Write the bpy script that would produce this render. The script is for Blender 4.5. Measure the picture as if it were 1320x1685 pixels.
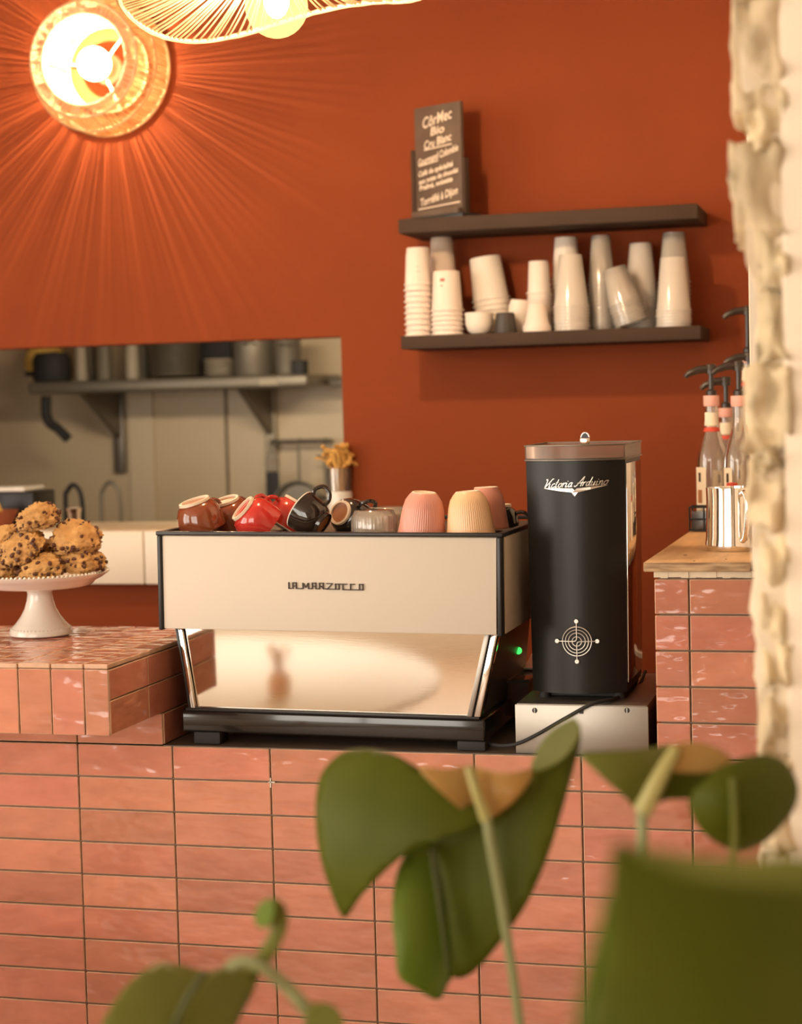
import bpy, bmesh, math, random
from mathutils import Vector, Matrix, noise
from mathutils.geometry import delaunay_2d_cdt
random.seed(7)
for o in list(bpy.data.objects): bpy.data.objects.remove(o)
SC = bpy.context.scene
COL = SC.collection
PI = math.pi
# ------------------------------------------------------------------ camera
FPX, YAW, ROLL, PITCH = 2998.4, .2662, -.0258, .0586
CAM = Vector((1.6063, -3.353, 1.5666))
FW = Vector((-math.sin(YAW)*math.cos(PITCH), math.cos(YAW)*math.cos(PITCH), -math.sin(PITCH)))
_rt = Vector((math.cos(YAW), math.sin(YAW), 0)); _up = _rt.cross(FW)
RT = _rt*math.cos(ROLL) + _up*math.sin(ROLL); UP = -_rt*math.sin(ROLL) + _up*math.cos(ROLL)
cd = bpy.data.cameras.new('camera'); cam = bpy.data.objects.new('camera', cd); COL.objects.link(cam)
cam.matrix_world = Matrix(((RT.x, UP.x, -FW.x, CAM.x), (RT.y, UP.y, -FW.y, CAM.y), (RT.z, UP.z, -FW.z, CAM.z), (0, 0, 0, 1)))
cd.sensor_fit = 'HORIZONTAL'; cd.sensor_width = 22.0; cd.lens = FPX*22.0/1320
cd.clip_start = .05; cd.clip_end = 60
cd.dof.use_dof = True; cd.dof.focus_distance = 3.5; cd.dof.aperture_fstop = 2.3
SC.camera = cam
# ------------------------------------------------------------------ world, daylight through the windows, exposure
W = bpy.data.worlds.new('sky'); SC.world = W; W.use_nodes = True
bg = W.node_tree.nodes['Background']; bg.inputs[0].default_value = (1.0, .92, .80, 1); bg.inputs[1].default_value = 5.9
def portal(name, loc, rot, sx, sy):
    l = bpy.data.lights.new(name, 'AREA'); l.shape = 'RECTANGLE'; l.size = sx; l.size_y = sy; l.cycles.is_portal = True
    o = bpy.data.objects.new(name, l); COL.objects.link(o); o.location = loc; o.rotation_euler = rot; o['kind'] = 'helper'
portal('daylight_left_window', (-3.48, -3.3, 1.8), (0, -PI/2, 0), 2.4, 4.0)
portal('daylight_shop_window', (-.9, -6.48, 1.75), (PI/2, 0, 0), 3.4, 2.5)
SC.view_settings.view_transform = 'Standard'; SC.view_settings.look = 'None'
SC.view_settings.exposure = 0.35; SC.view_settings.gamma = 1.0; SC.view_settings.use_curve_mapping = False
SC.cycles.use_denoising = True
SC.cycles.max_bounces = 8; SC.cycles.transparent_max_bounces = 16

def at(px, py, X=None, Y=None, Z=None, d=None):
    """the place that shows at a point of the 1320 x 1685 frame, on a plane or at a distance"""
    v = FW + RT*((px-660)/FPX) - UP*((py-842.5)/FPX)
    t = d if d is not None else ((Y-CAM.y)/v.y if Y is not None else ((Z-CAM.z)/v.z if Z is not None else (X-CAM.x)/v.x))
    return CAM + v*t
# ------------------------------------------------------------------ materials
MATS = {}
def sr(r, g, b):
    f = lambda c: ((c/255+.055)/1.055)**2.4 if c > 10 else c/255/12.92
    return (f(r), f(g), f(b))
def M(name, col, rough=.5, metal=0., spec=.5, var=0., vscale=6., bump=0., bscale=40., bdist=.002, coat=0., rnd=0., stretch=(1, 1, 1), trans=0., emit=None, estr=0., sub=0., alpha=1., aniso=0., detail=3., ior=1.45, col2=None):
    m = bpy.data.materials.new(name); m.use_nodes = True; nt = m.node_tree; N = nt.nodes; L = nt.links
    b = N['Principled BSDF']; I = b.inputs
    I['Base Color'].default_value = (*col, 1); I['Roughness'].default_value = rough; I['Metallic'].default_value = metal
    I['Specular IOR Level'].default_value = spec; I['Coat Weight'].default_value = coat; I['Coat Roughness'].default_value = .06
    I['Transmission Weight'].default_value = trans; I['IOR'].default_value = ior; I['Alpha'].default_value = alpha
    if sub: I['Subsurface Weight'].default_value = sub; I['Subsurface Radius'].default_value = (.02, .01, .006)
    if emit: I['Emission Color'].default_value = (*emit, 1); I['Emission Strength'].default_value = estr
    vec = None
    if var or bump or rnd:
        tc = N.new('ShaderNodeTexCoord'); mp = N.new('ShaderNodeMapping'); mp.inputs['Scale'].default_value = stretch
        oi = N.new('ShaderNodeObjectInfo'); mul = N.new('ShaderNodeVectorMath'); mul.operation = 'SCALE'; mul.inputs[0].default_value = (37, 53, 71)
        L.new(oi.outputs['Random'], mul.inputs['Scale']); add = N.new('ShaderNodeVectorMath')
        L.new(tc.outputs['Object'], mp.inputs[0]); L.new(mp.outputs[0], add.inputs[0]); L.new(mul.outputs[0], add.inputs[1]); vec = add.outputs[0]
    cur = None
    if var:
        n = N.new('ShaderNodeTexNoise'); n.inputs['Scale'].default_value = vscale; n.inputs['Detail'].default_value = detail
        L.new(vec, n.inputs['Vector'])
        r = N.new('ShaderNodeValToRGB'); r.color_ramp.elements[0].position = .3; r.color_ramp.elements[1].position = .7
        c2 = col2 if col2 else tuple(min(1, c*(1+var)) for c in col)
        c1 = col if col2 else tuple(c*(1-var) for c in col)
        r.color_ramp.elements[0].color = (*c1, 1); r.color_ramp.elements[1].color = (*c2, 1)
        L.new(n.outputs['Fac'], r.inputs[0]); cur = r.outputs[0]
    if rnd:
        hs = N.new('ShaderNodeHueSaturation'); mr = N.new('ShaderNodeMapRange'); mr.inputs['To Min'].default_value = 1-rnd; mr.inputs['To Max'].default_value = 1+rnd
        mh = N.new('ShaderNodeMapRange'); mh.inputs['To Min'].default_value = .5-rnd*.03; mh.inputs['To Max'].default_value = .5+rnd*.06
        fr = N.new('ShaderNodeMath'); fr.operation = 'FRACT'; fm = N.new('ShaderNodeMath'); fm.operation = 'MULTIPLY'; fm.inputs[1].default_value = 17.3
        L.new(oi.outputs['Random'], fm.inputs[0]); L.new(fm.outputs[0], fr.inputs[0]); L.new(fr.outputs[0], mh.inputs['Value'])
        L.new(oi.outputs['Random'], mr.inputs['Value']); L.new(mr.outputs[0], hs.inputs['Value']); L.new(mh.outputs[0], hs.inputs['Hue'])
        if cur: L.new(cur, hs.inputs['Color'])
        else: hs.inputs['Color'].default_value = (*col, 1)
        cur = hs.outputs[0]
    if cur: L.new(cur, I['Base Color'])
    if bump:
        n2 = N.new('ShaderNodeTexNoise'); n2.inputs['Scale'].default_value = bscale; n2.inputs['Detail'].default_value = 2
        L.new(vec, n2.inputs['Vector']); bp = N.new('ShaderNodeBump'); bp.inputs['Strength'].default_value = bump; bp.inputs['Distance'].default_value = bdist
        L.new(n2.outputs['Fac'], bp.inputs['Height']); L.new(bp.outputs[0], I['Normal'])
        if coat: L.new(bp.outputs[0], I['Coat Normal'])
    MATS[name] = m; return m
def clear_mat(name, col, white=.25, gloss=.12, rough=.08):
    """thin clear plastic or glass: see-through sheet with a milky share and a gloss"""
    m = bpy.data.materials.new(name); m.use_nodes = True; nt = m.node_tree; N = nt.nodes; L = nt.links
    N.remove(N['Principled BSDF']); out = N['Material Output']
    tr = N.new('ShaderNodeBsdfTransparent'); tr.inputs[0].default_value = (*col, 1)
    d0 = N.new('ShaderNodeBsdfDiffuse'); d0.inputs[0].default_value = (1.0, .89, .77, 1)
    d1 = N.new('ShaderNodeBsdfTranslucent'); d1.inputs[0].default_value = (1.0, .89, .77, 1); df = N.new('ShaderNodeMixShader')
    L.new(d0.outputs[0], df.inputs[1]); df.inputs[0].default_value = .4; L.new(d1.outputs[0], df.inputs[2])
    gl = N.new('ShaderNodeBsdfGlossy'); gl.inputs['Roughness'].default_value = rough
    fr = N.new('ShaderNodeFresnel'); fr.inputs[0].default_value = 1.5
    ad = N.new('ShaderNodeMath'); ad.operation = 'ADD'; ad.inputs[1].default_value = gloss; L.new(fr.outputs[0], ad.inputs[0])
    m1 = N.new('ShaderNodeMixShader'); m1.inputs[0].default_value = white; L.new(tr.outputs[0], m1.inputs[1]); L.new(df.outputs[0], m1.inputs[2])
    m2 = N.new('ShaderNodeMixShader'); L.new(ad.outputs[0], m2.inputs[0]); L.new(m1.outputs[0], m2.inputs[1]); L.new(gl.outputs[0], m2.inputs[2])
    L.new(m2.outputs[0], out.inputs[0]); MATS[name] = m; return m
def leaf_mat(name, col, col2, tcol, tw=.35, rough=.35, scale=9.):
    m = bpy.data.materials.new(name); m.use_nodes = True; nt = m.node_tree; N = nt.nodes; L = nt.links
    b = N['Principled BSDF']; out = N['Material Output']
    tc = N.new('ShaderNodeTexCoord'); n = N.new('ShaderNodeTexNoise'); n.inputs['Scale'].default_value = scale
    L.new(tc.outputs['Object'], n.inputs['Vector']); r = N.new('ShaderNodeValToRGB')
    r.color_ramp.elements[0].position = .35; r.color_ramp.elements[1].position = .7
    r.color_ramp.elements[0].color = (*col, 1); r.color_ramp.elements[1].color = (*col2, 1)
    L.new(n.outputs['Fac'], r.inputs[0]); L.new(r.outputs[0], b.inputs['Base Color']); b.inputs['Roughness'].default_value = rough; b.inputs['Specular IOR Level'].default_value = .18
    t = N.new('ShaderNodeBsdfTranslucent'); t.inputs[0].default_value = (*tcol, 1)
    mx = N.new('ShaderNodeMixShader'); mx.inputs[0].default_value = tw
    L.new(b.outputs[0], mx.inputs[1]); L.new(t.outputs[0], mx.inputs[2]); L.new(mx.outputs[0], out.inputs[0]); MATS[name] = m; return m
def bulb_mat(name, emit, estr, share):
    """glowing glass: part see-through so the filament inside lights the room"""
    m = bpy.data.materials.new(name); m.use_nodes = True; nt = m.node_tree; N = nt.nodes; L = nt.links
    N.remove(N['Principled BSDF']); out = N['Material Output']
    tr = N.new('ShaderNodeBsdfTransparent'); em = N.new('ShaderNodeEmission'); em.inputs[0].default_value = (*emit, 1); em.inputs[1].default_value = estr
    mx = N.new('ShaderNodeMixShader'); mx.inputs[0].default_value = share
    L.new(tr.outputs[0], mx.inputs[1]); L.new(em.outputs[0], mx.inputs[2]); L.new(mx.outputs[0], out.inputs[0]); MATS[name] = m; return m

M('wall_paint', (.245, .0505, .0150), .7, spec=.1, var=.05, vscale=3, bump=.08, bscale=120, bdist=.001)
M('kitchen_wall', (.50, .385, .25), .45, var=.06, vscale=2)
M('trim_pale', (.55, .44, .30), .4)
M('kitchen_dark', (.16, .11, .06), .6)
M('plaster', (.80, .68, .53), .8, var=.06, vscale=5, bump=.25, bscale=30, bdist=.004)
M('room_wall', (.72, .62, .50), .8)
M('floor_wood', (.36, .23, .14), .45, var=.2, vscale=3, stretch=(1, 8, 1))
M('tile_glaze', (.55, .205, .134), .085, spec=.65, var=.11, vscale=11, bump=.65, bscale=11, bdist=.007, rnd=.13, stretch=(1, 1, 2.2), detail=4)
M('tile_edge', (.62, .38, .25), .55, var=.15, vscale=40)
M('grout', (.24, .16, .115), .9)
M('worktop_dark', (.13, .095, .07), .5, var=.2, vscale=12)
M('cream_enamel', (.68, .60, .50), .6, spec=.2)
M('black_metal', (.02, .018, .018), .33)
M('black_satin', (.012, .0105, .009), .36, spec=.35)
M('black_gloss', (.012, .010, .009), .12, coat=.5)
M('black_rubber', (.02, .018, .017), .7)
M('steel_mirror', (.70, .64, .56), .06, metal=1, bump=.012, bscale=30, bdist=.001, stretch=(1, 1, 25))
M('chrome', (.85, .82, .78), .08, metal=1)
M('steel_brushed', (.36, .33, .29), .42, metal=1, bump=.08, bscale=60, bdist=.0005, stretch=(1, 1, 12))
M('steel_dark', (.20, .17, .135), .42, metal=.8)
M('badge_metal', (.05, .03, .02), .4, metal=.4)
M('badge_chrome', (.85, .80, .74), .38, metal=1)
M('wire_chrome', (.62, .57, .51), .42, metal=1)
M('green_lamp', (.1, .8, .2), .4, emit=(.05, .9, .12), estr=1.4)
M('porcelain', (.74, .69, .61), .16, coat=.3)
M('cup_brown', (.20, .048, .018), .1, coat=.6, var=.25, vscale=18)
M('cup_red', (.50, .030, .022), .1, coat=.6)
M('cup_black', (.018, .010, .008), .08, coat=.7)
M('cup_foot', (.70, .56, .42), .5)
M('cup_foot_brown', (.34, .12, .035), .3)
M('cup_pink', (.68, .30, .23), .3, coat=.2)
M('cup_cream', (.80, .50, .28), .3, coat=.2)
M('cookie', (.40, .19, .055), .85, var=.3, col2=(.60, .34, .12), vscale=45, bump=.9, bscale=130, bdist=.003)
MATS['cookie'].node_tree.nodes['Principled BSDF'].inputs['Roughness'].default_value = .8
M('chocolate', (.085, .03, .014), .5)
M('shelf_brown', (.060, .034, .021), .7, spec=.2, var=.08, vscale=8)
M('slate', (.115, .070, .044), .7, var=.15, vscale=20)
M('chalk', (.80, .62, .46), .9)
M('paper_cup', (.80, .66, .56), .6)
M('paper_white', (.78, .67, .56), .6)
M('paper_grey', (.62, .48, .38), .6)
M('cup_print', (.45, .16, .12), .7)
M('dark_cup', (.05, .038, .03), .5)
clear_mat('clear_plastic', (.99, .98, .96), .42, .05, .14)
clear_mat('frosted_plastic', (.99, .98, .96), .85, .04, .2)
clear_mat('glass', (.98, .96, .92), .14, .05, .04)
clear_mat('tumbler_glass', (.99, .97, .93), .30, .05, .04)
clear_mat('bottle_glass', (.72, .66, .57), .20, .05, .08)
clear_mat('smoke_plastic', (.74, .58, .48), .12, -.02, .25)
clear_mat('dark_smoke', (.34, .28, .20), .07, .04, .12)
leaf_mat('raffia', (.60, .45, .26), (.78, .64, .42), (.80, .62, .36), .40, .7, 40.)
M('lamp_metal', (.75, .62, .42), .5)
M('cord', (.70, .52, .30), .8)
bulb_mat('sconce_glass', (1, .80, .50), 40., .12)
bulb_mat('globe_glass', (1, .58, .19), 2.5, .38)
M('filament', (1, .8, .5), .5, emit=(1, .75, .47), estr=66000)
M('pendant_filament', (1, .8, .5), .5, emit=(1, .74, .45), estr=1500)
M('wood_plank', (.62, .38, .19), .5, var=.18, vscale=5, stretch=(6, 1, 6))
M('knot_dark', (.06, .03, .015), .7)
M('wood_end', (.17, .085, .04), .7, var=.5, col2=(.60, .40, .22), vscale=14, stretch=(1.3, 1, 9), detail=6)
M('pump_black', (.035, .024, .018), .3)
M('label_cream', (.84, .70, .52), .7)
M('label_red', (.62, .07, .035), .6)
M('label_pink', (.80, .42, .33), .6)
M('label_leaf', (.40, .16, .06), .7)
M('stone', (.66, .52, .33), .9, var=.25, vscale=9, bump=.6, bscale=22, bdist=.012, rnd=.08)
M('mortar', (.72, .60, .44), .95, var=.1, vscale=14, bump=.5, bscale=30, bdist=.006)
leaf_mat('leaf_green', (.076, .090, .005), (.104, .118, .009), (.22, .26, .02), .30, .5)
leaf_mat('leaf_bright', (.11, .17, .015), (.16, .22, .03), (.30, .42, .05), .35)
leaf_mat('leaf_olive', (.14, .155, .03), (.20, .205, .05), (.40, .38, .08), .35)
leaf_mat('leaf_brown', (.42, .22, .06), (.50, .34, .12), (.60, .38, .12), .35)
M('stem_green', (.22, .23, .10), .5)
M('stem_pale', (.34, .30, .10), .5)
M('vein_dark', (.05, .055, .01), .6)
M('table_wood', (.64, .53, .40), .45, var=.05, vscale=3, stretch=(1, 6, 1))
M('terracotta', (.36, .10, .045), .6)
M('dried_stick', (.62, .33, .08), .8, var=.25, vscale=30)
M('fry_yellow', (.75, .45, .10), .6)
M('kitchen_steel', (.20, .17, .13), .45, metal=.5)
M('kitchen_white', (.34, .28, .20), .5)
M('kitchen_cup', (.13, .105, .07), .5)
M('ledge_cream', (.84, .72, .58), .4)
M('ledge_top', (.58, .44, .30), .35)
M('lamp_white', (.9, .8, .6), .5, emit=(1, .85, .6), estr=4)

# ------------------------------------------------------------------ mesh helpers
class MB:
    def __init__(s): s.v = []; s.f = []; s.m = []
    def add(s, vs, fs, mi=0, T=None):
        n = len(s.v); s.v += [tuple(T @ Vector(v)) if T else tuple(v) for v in vs]
        s.f += [tuple(i+n for i in f) for f in fs]; s.m += [mi]*len(fs); return s
    def box(s, x0, x1, y0, y1, z0, z1, mi=0, T=None):
        vs = [(x, y, z) for z in (z0, z1) for y in (y0, y1) for x in (x0, x1)]
        return s.add(vs, [(0, 2, 3, 1), (4, 5, 7, 6), (0, 1, 5, 4), (2, 6, 7, 3), (0, 4, 6, 2), (1, 3, 7, 5)], mi, T)
    def hexa(s, b, t, mi=0):
        """b, t: four bottom and four top corners, counter-clockwise from above"""
        return s.add(list(b)+list(t), [(3, 2, 1, 0), (4, 5, 6, 7), (0, 1, 5, 4), (1, 2, 6, 5), (2, 3, 7, 6), (3, 0, 4, 7)], mi)
    def prism(s, poly, y0, y1, mi=0, T=None):
        """polygon in x,z (counter-clockwise seen from -y) pushed along y"""
        n = len(poly); vs = [(x, y0, z) for x, z in poly]+[(x, y1, z) for x, z in poly]
        fs = [tuple(range(n)), tuple(range(2*n-1, n-1, -1))]+[(i, n+i, n+(i+1) % n, (i+1) % n) for i in range(n)]
        return s.add(vs, fs, mi, T)
    def lathe(s, prof, n=24, T=None, mi=0, rib=None, close=False, a0=0, a1=2*PI):
        full = abs(a1-a0-2*PI) < 1e-6; k = n if full else n+1
        vs = []
        for r, z in prof:
            for i in range(k):
                a = a0+(a1-a0)*i/n; rr = r*(rib(a, z) if rib else 1); vs.append((rr*math.cos(a), rr*math.sin(a), z))
        fs = []
        for j in range(len(prof)-1):
            for i in range(n):
                i2 = (i+1) % k if full else i+1
                fs.append((j*k+i, j*k+i2, (j+1)*k+i2, (j+1)*k+i))
        if close: fs.append(tuple(range(k-1, -1, -1))); fs.append(tuple((len(prof)-1)*k+i for i in range(k)))
        return s.add(vs, fs, mi, T)
    def tube(s, path, r, n=8, mi=0, T=None, caps=True, loop=False):
        P = [Vector(p) for p in path]; m = len(P); R = r if isinstance(r, (list, tuple)) else [r]*m
        vs = []; up = None
        for i in range(m):
            t = (P[(i+1) % m]-P[i-1]) if loop else (P[min(i+1, m-1)]-P[max(i-1, 0)])
            t = t.normalized() if t.length > 1e-9 else Vector((0, 0, 1))
            if up is None: up = Vector((0, 0, 1)) if abs(t.z) < .9 else Vector((1, 0, 0))
            a = up-t*up.dot(t); a = a.normalized() if a.length > 1e-6 else t.orthogonal().normalized()
            up = a; b = t.cross(a)
            for k in range(n):
                c = 2*PI*k/n; vs.append(tuple(P[i]+(a*math.cos(c)+b*math.sin(c))*R[i]))
        fs = []
        for i in range(m if loop else m-1):
            for k in range(n):
                i2 = (i+1) % m; k2 = (k+1) % n; fs.append((i*n+k, i*n+k2, i2*n+k2, i2*n+k))
        if caps and not loop: fs += [tuple(range(n-1, -1, -1)), tuple((m-1)*n+k for k in range(n))]
        return s.add(vs, fs, mi, T)
    def ball(s, c, r, n=10, mi=0, sx=1, sy=1, sz=1, T=None):
        vs = [(c[0], c[1], c[2]+r*sz)]; h = max(3, n//2)
        for j in range(1, h):
            for i in range(n):
                a = PI*j/h; b = 2*PI*i/n; vs.append((c[0]+r*sx*math.sin(a)*math.cos(b), c[1]+r*sy*math.sin(a)*math.sin(b), c[2]+r*sz*math.cos(a)))
        vs.append((c[0], c[1], c[2]-r*sz)); e = len(vs)-1; fs = []
        for i in range(n): fs.append((0, 1+i, 1+(i+1) % n)); fs.append((e, e-n+(i+1) % n, e-n+i))
        for j in range(h-2):
            for i in range(n):
                a = 1+j*n+i; b = 1+j*n+(i+1) % n; fs.append((a, a+n, b+n, b))
        return s.add(vs, fs, mi, T)
    def mesh(s, name, mats, smooth=40, bevel=0, seg=2):
        me = bpy.data.meshes.new(name); me.from_pydata(s.v, [], s.f)
        for m in mats if isinstance(mats, (list, tuple)) else [mats]: me.materials.append(MATS[m])
        for p, i in zip(me.polygons, s.m): p.material_index = i
        bm = bmesh.new(); bm.from_mesh(me)
        bmesh.ops.recalc_face_normals(bm, faces=bm.faces)
        if bevel:
            ed = [e for e in bm.edges if e.is_manifold and e.calc_face_angle(0) > .5]
            bmesh.ops.bevel(bm, geom=ed, offset=bevel, segments=seg, affect='EDGES', profile=.5, clamp_overlap=True)
        bm.to_mesh(me); bm.free()
        if smooth:
            me.polygons.foreach_set('use_smooth', [True]*len(me.polygons)); me.set_sharp_from_angle(angle=math.radians(smooth))
        me.update(); return me
def obj(name, me, parent=None, loc=(0, 0, 0), rot=(0, 0, 0)):
    o = bpy.data.objects.new(name, me); COL.objects.link(o); o.location = loc; o.rotation_euler = rot
    if parent: o.parent = parent
    return o
def part(name, mb, mats, parent, smooth=40, bevel=0, seg=2, loc=(0, 0, 0), rot=(0, 0, 0)):
    return obj(name, mb.mesh(name, mats, smooth, bevel, seg), parent, loc, rot)
def tag(o, label, cat, group=None, kind=None):
    o['label'] = label; o['category'] = cat
    if group: o['group'] = group
    if kind: o['kind'] = kind
    return o
def thing(name, label, cat, loc=(0, 0, 0), rot=(0, 0, 0), group=None):
    o = bpy.data.objects.new(name, None); COL.objects.link(o); o.location = loc; o.rotation_euler = rot; o.empty_display_size = .05
    return tag(o, label, cat, group)
def struct(name, mb, mats, label, parent=None, **k):
    o = part(name, mb, mats, parent, **k)
    if not parent: o['kind'] = 'structure'; o['label'] = label; o['category'] = name.split('_')[0]
    return o
def circ(c, r, n, ax='y'):
    f = {'y': lambda a: (c[0]+r*math.cos(a), c[1], c[2]+r*math.sin(a)), 'z': lambda a: (c[0]+r*math.cos(a), c[1]+r*math.sin(a), c[2]), 'x': lambda a: (c[0], c[1]+r*math.cos(a), c[2]+r*math.sin(a))}[ax]
    return [f(2*PI*i/n) for i in range(n)]
def spline(pts, n=6, closed=False):
    P = [Vector(p) for p in pts]; m = len(P); out = []
    for i in range(m if closed else m-1):
        g = (lambda k: P[k % m]) if closed else (lambda k: P[max(0, min(m-1, k))])
        a, b, c, d = g(i-1), g(i), g(i+1), g(i+2)
        for j in range(n):
            t = j/n; out.append(.5*((2*b)+(c-a)*t+(2*a-5*b+4*c-d)*t*t+(3*b-a-3*c+d)*t**3))
    if not closed: out.append(P[-1].copy())
    return out
def text_mesh(body, size, shear=0., offset=0., extrude=0., align='CENTER', spacing=1.):
    cu = bpy.data.curves.new('lettering', 'FONT'); cu.body = body; cu.size = size; cu.shear = shear; cu.offset = offset; cu.extrude = extrude
    cu.align_x = align; cu.align_y = 'CENTER'; cu.space_character = spacing; cu.resolution_u = 3
    o = bpy.data.objects.new('lettering', cu); COL.objects.link(o)
    dg = bpy.context.evaluated_depsgraph_get(); me = bpy.data.meshes.new_from_object(o.evaluated_get(dg))
    vs = [tuple(v.co) for v in me.vertices]; fs = [tuple(p.vertices) for p in me.polygons]
    bpy.data.objects.remove(o); bpy.data.curves.remove(cu); bpy.data.meshes.remove(me)
    return vs, fs

# ================================================================== the setting
WY = 1.5      # orange back wall
b = MB()
OX0, OX1, OZ0, OZ1 = -1.75, .123, 1.232, 1.761
b.box(-3.5, OX0, WY, WY+.10, 0, 3.2).box(OX1, 4, WY, WY+.10, 0, 3.2).box(OX0, OX1, WY, WY+.10, OZ1, 3.2).box(OX0, OX1, WY, WY+.10, 0, OZ0-.02)
struct('wall_back', b, 'wall_paint', 'burnt orange painted wall with a serving hatch cut into it')
struct('floor', MB().box(-3.6, 4.1, -6.6, 3.5, -.1, 0), 'floor_wood', 'brown wooden floor of the cafe')
struct('ceiling', MB().box(-3.6, 4.1, -6.6, 3.5, 3.2, 3.3), 'room_wall', 'pale ceiling above the bar')
b = MB(); b.box(-3.6, -3.5, -6.6, -5.3, 0, 3.2).box(-3.6, -3.5, -1.3, 3.5, 0, 3.2).box(-3.6, -3.5, -5.3, -1.3, 0, .6).box(-3.6, -3.5, -5.3, -1.3, 3.0, 3.2)
struct('wall_left', b, 'room_wall', 'cream wall with a wide window on the left')
b = MB(); b.box(-3.5, -2.6, -6.6, -6.5, 0, 3.2).box(.8, 4, -6.6, -6.5, 0, 3.2).box(-2.6, .8, -6.6, -6.5, 0, .5).box(-2.6, .8, -6.6, -6.5, 3.0, 3.2)
struct('wall_front', b, 'room_wall', 'cream shop front wall around the big window')
struct('wall_right', MB().box(4, 4.1, -6.6, 3.5, 0, 3.2), 'room_wall', 'cream wall on the far right of the cafe')
w1 = struct('window_1', MB().box(-3.58, -3.52, -3.0, -2.92, .6, 3.0).box(-3.58, -3.52, -5.3, -1.3, 2.2, 2.26), 'black_metal', 'dark frame of the left window')
w2 = struct('window_2', MB().box(-.94, -.86, -6.58, -6.52, .5, 3), 'black_metal', 'dark frame of the shop window')
# kitchen behind the hatch
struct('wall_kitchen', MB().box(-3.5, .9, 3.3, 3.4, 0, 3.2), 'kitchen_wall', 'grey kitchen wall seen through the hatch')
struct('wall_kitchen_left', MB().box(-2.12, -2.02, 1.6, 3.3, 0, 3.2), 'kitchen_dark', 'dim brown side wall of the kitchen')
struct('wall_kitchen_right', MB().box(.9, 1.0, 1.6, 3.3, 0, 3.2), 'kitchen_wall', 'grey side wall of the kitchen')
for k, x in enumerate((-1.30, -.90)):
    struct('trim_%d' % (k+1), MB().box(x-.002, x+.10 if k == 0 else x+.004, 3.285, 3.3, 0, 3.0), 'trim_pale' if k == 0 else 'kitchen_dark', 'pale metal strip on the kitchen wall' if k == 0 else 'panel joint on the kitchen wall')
t = thing('kitchen_fill_lamp', 'unseen tube lamp added inside above the hatch to light the kitchen', 'lamp', (-.05, 1.604, 1.93))  # added out of view to brighten the kitchen wall and shelf
part('lamp_body', MB().box(-.6, .6, 0, .035, -.03, .03), 'lamp_metal', t, bevel=.004)
part('diffuser', MB().tube([(-.57, .05, 0), (.57, .05, 0)], .013, 10), 'lamp_white', t)
l = bpy.data.lights.new('kitchen_fill_light', 'AREA'); l.shape = 'RECTANGLE'; l.size = 1.1; l.size_y = .05; l.energy = 14; l.color = (1, .84, .60)
o = bpy.data.objects.new('kitchen_fill_light', l); COL.objects.link(o); o.location = (-.05, 1.675, 1.93); o.rotation_euler = (math.radians(72), 0, 0); o['kind'] = 'helper'

# ------------------------------------------------------------------ tiles
TC = {}
def tile_mesh(w, h, th=.009):
    k = (round(w, 4), round(h, 4), round(th, 4))
    if k not in TC:
        me = MB().box(-w/2, w/2, -th, 0, -h/2, h/2).mesh('tile', ['tile_glaze', 'tile_edge'], 0, .0013, 1)
        for p in me.polygons: p.material_index = 0 if p.normal.y < -.99 else 1
        TC[k] = me
    return TC[k]
def tile(parent, w, h, loc, rot=(0, 0, 0), j=.004):
    o = obj('tile', tile_mesh(w, h), parent, loc, (rot[0]+random.uniform(-j, j), rot[1]+random.uniform(-j, j)*.4, rot[2]+random.uniform(-j, j)))
    return o
PX, PH, G = .206, .067, .0034
TOP = .9
# main counter
ct = thing('tiled_counter', 'long counter faced with terracotta glazed tiles below the coffee machine', 'counter', (0, 0, 0))
part('counter_body', MB().box(-1.3, 2.2, .0075, .62, 0, TOP-.012), 'grout', ct)
part('worktop', MB().box(.186, 1.175, .004, .64, TOP-.012, TOP), 'worktop_dark', ct)
for i in range(-5, 8):
    for r in range(13):
        tile(ct, PX-G, PH-G, ((i+.5)*PX, .0085, TOP-(r+.5)*PH))
part('tile_spacer', MB().box(-.001, .001, -.002, .004, -.011, .008).box(-.004, .009, -.002, .004, -.0012, .0012), 'porcelain', ct, loc=(2*PX, .0, TOP-PH))
# raised left counter: overhanging tiled slab
SX, SY, SZ, SB, SK = .188, -.25, 1.099, .965, .31
rc = thing('raised_tiled_counter', 'raised counter with overhanging tiled slab that carries the cake stand', 'counter', (0, 0, 0))
part('slab_core', MB().box(-1.3, SX-.009, SY+.0085, SK, SB+.001, SZ-.009), 'grout', rc)
part('support_body', MB().box(-1.3, SX-.009, .0085, SK, TOP, SB+.001), 'grout', rc)
part('slab_underside', MB().box(-1.3, SX-.010, SY+.009, .004, SB, SB+.004), 'tile_edge', rc)
for i in range(-6, 1):     # low row under the slab
    x1 = min((i+1)*PX, SX); x0 = i*PX
    if x1-x0 > .03: tile(rc, x1-x0-G, SB-TOP-G, ((x0+x1)/2, .0085, (SB+TOP)/2))
tw = .0675; xs = [SX, .1375]
while xs[-1] > -1.2: xs.append(xs[-1]-tw)
for k in range(len(xs)-1):
    x1, x0 = xs[k], xs[k+1]; w = x1-x0-G*.8
    tile(rc, w, SZ-.010-SB, ((x0+x1)/2, SY+.0085, (SZ-.010+SB)/2))
    for q in range(3):     # top, laid in depth
        y0 = SY-.001+q*.2; y1 = min(y0+.2, SK)
        tile(rc, w, y1-y0-G*.6, ((x0+x1)/2, (y0+y1)/2, SZ-.009), (-PI/2, 0, 0), .006)
zz = [SZ-.010, 1.0305, SB]
ys = [SY+.002, -.066, .136, SK]
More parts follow.
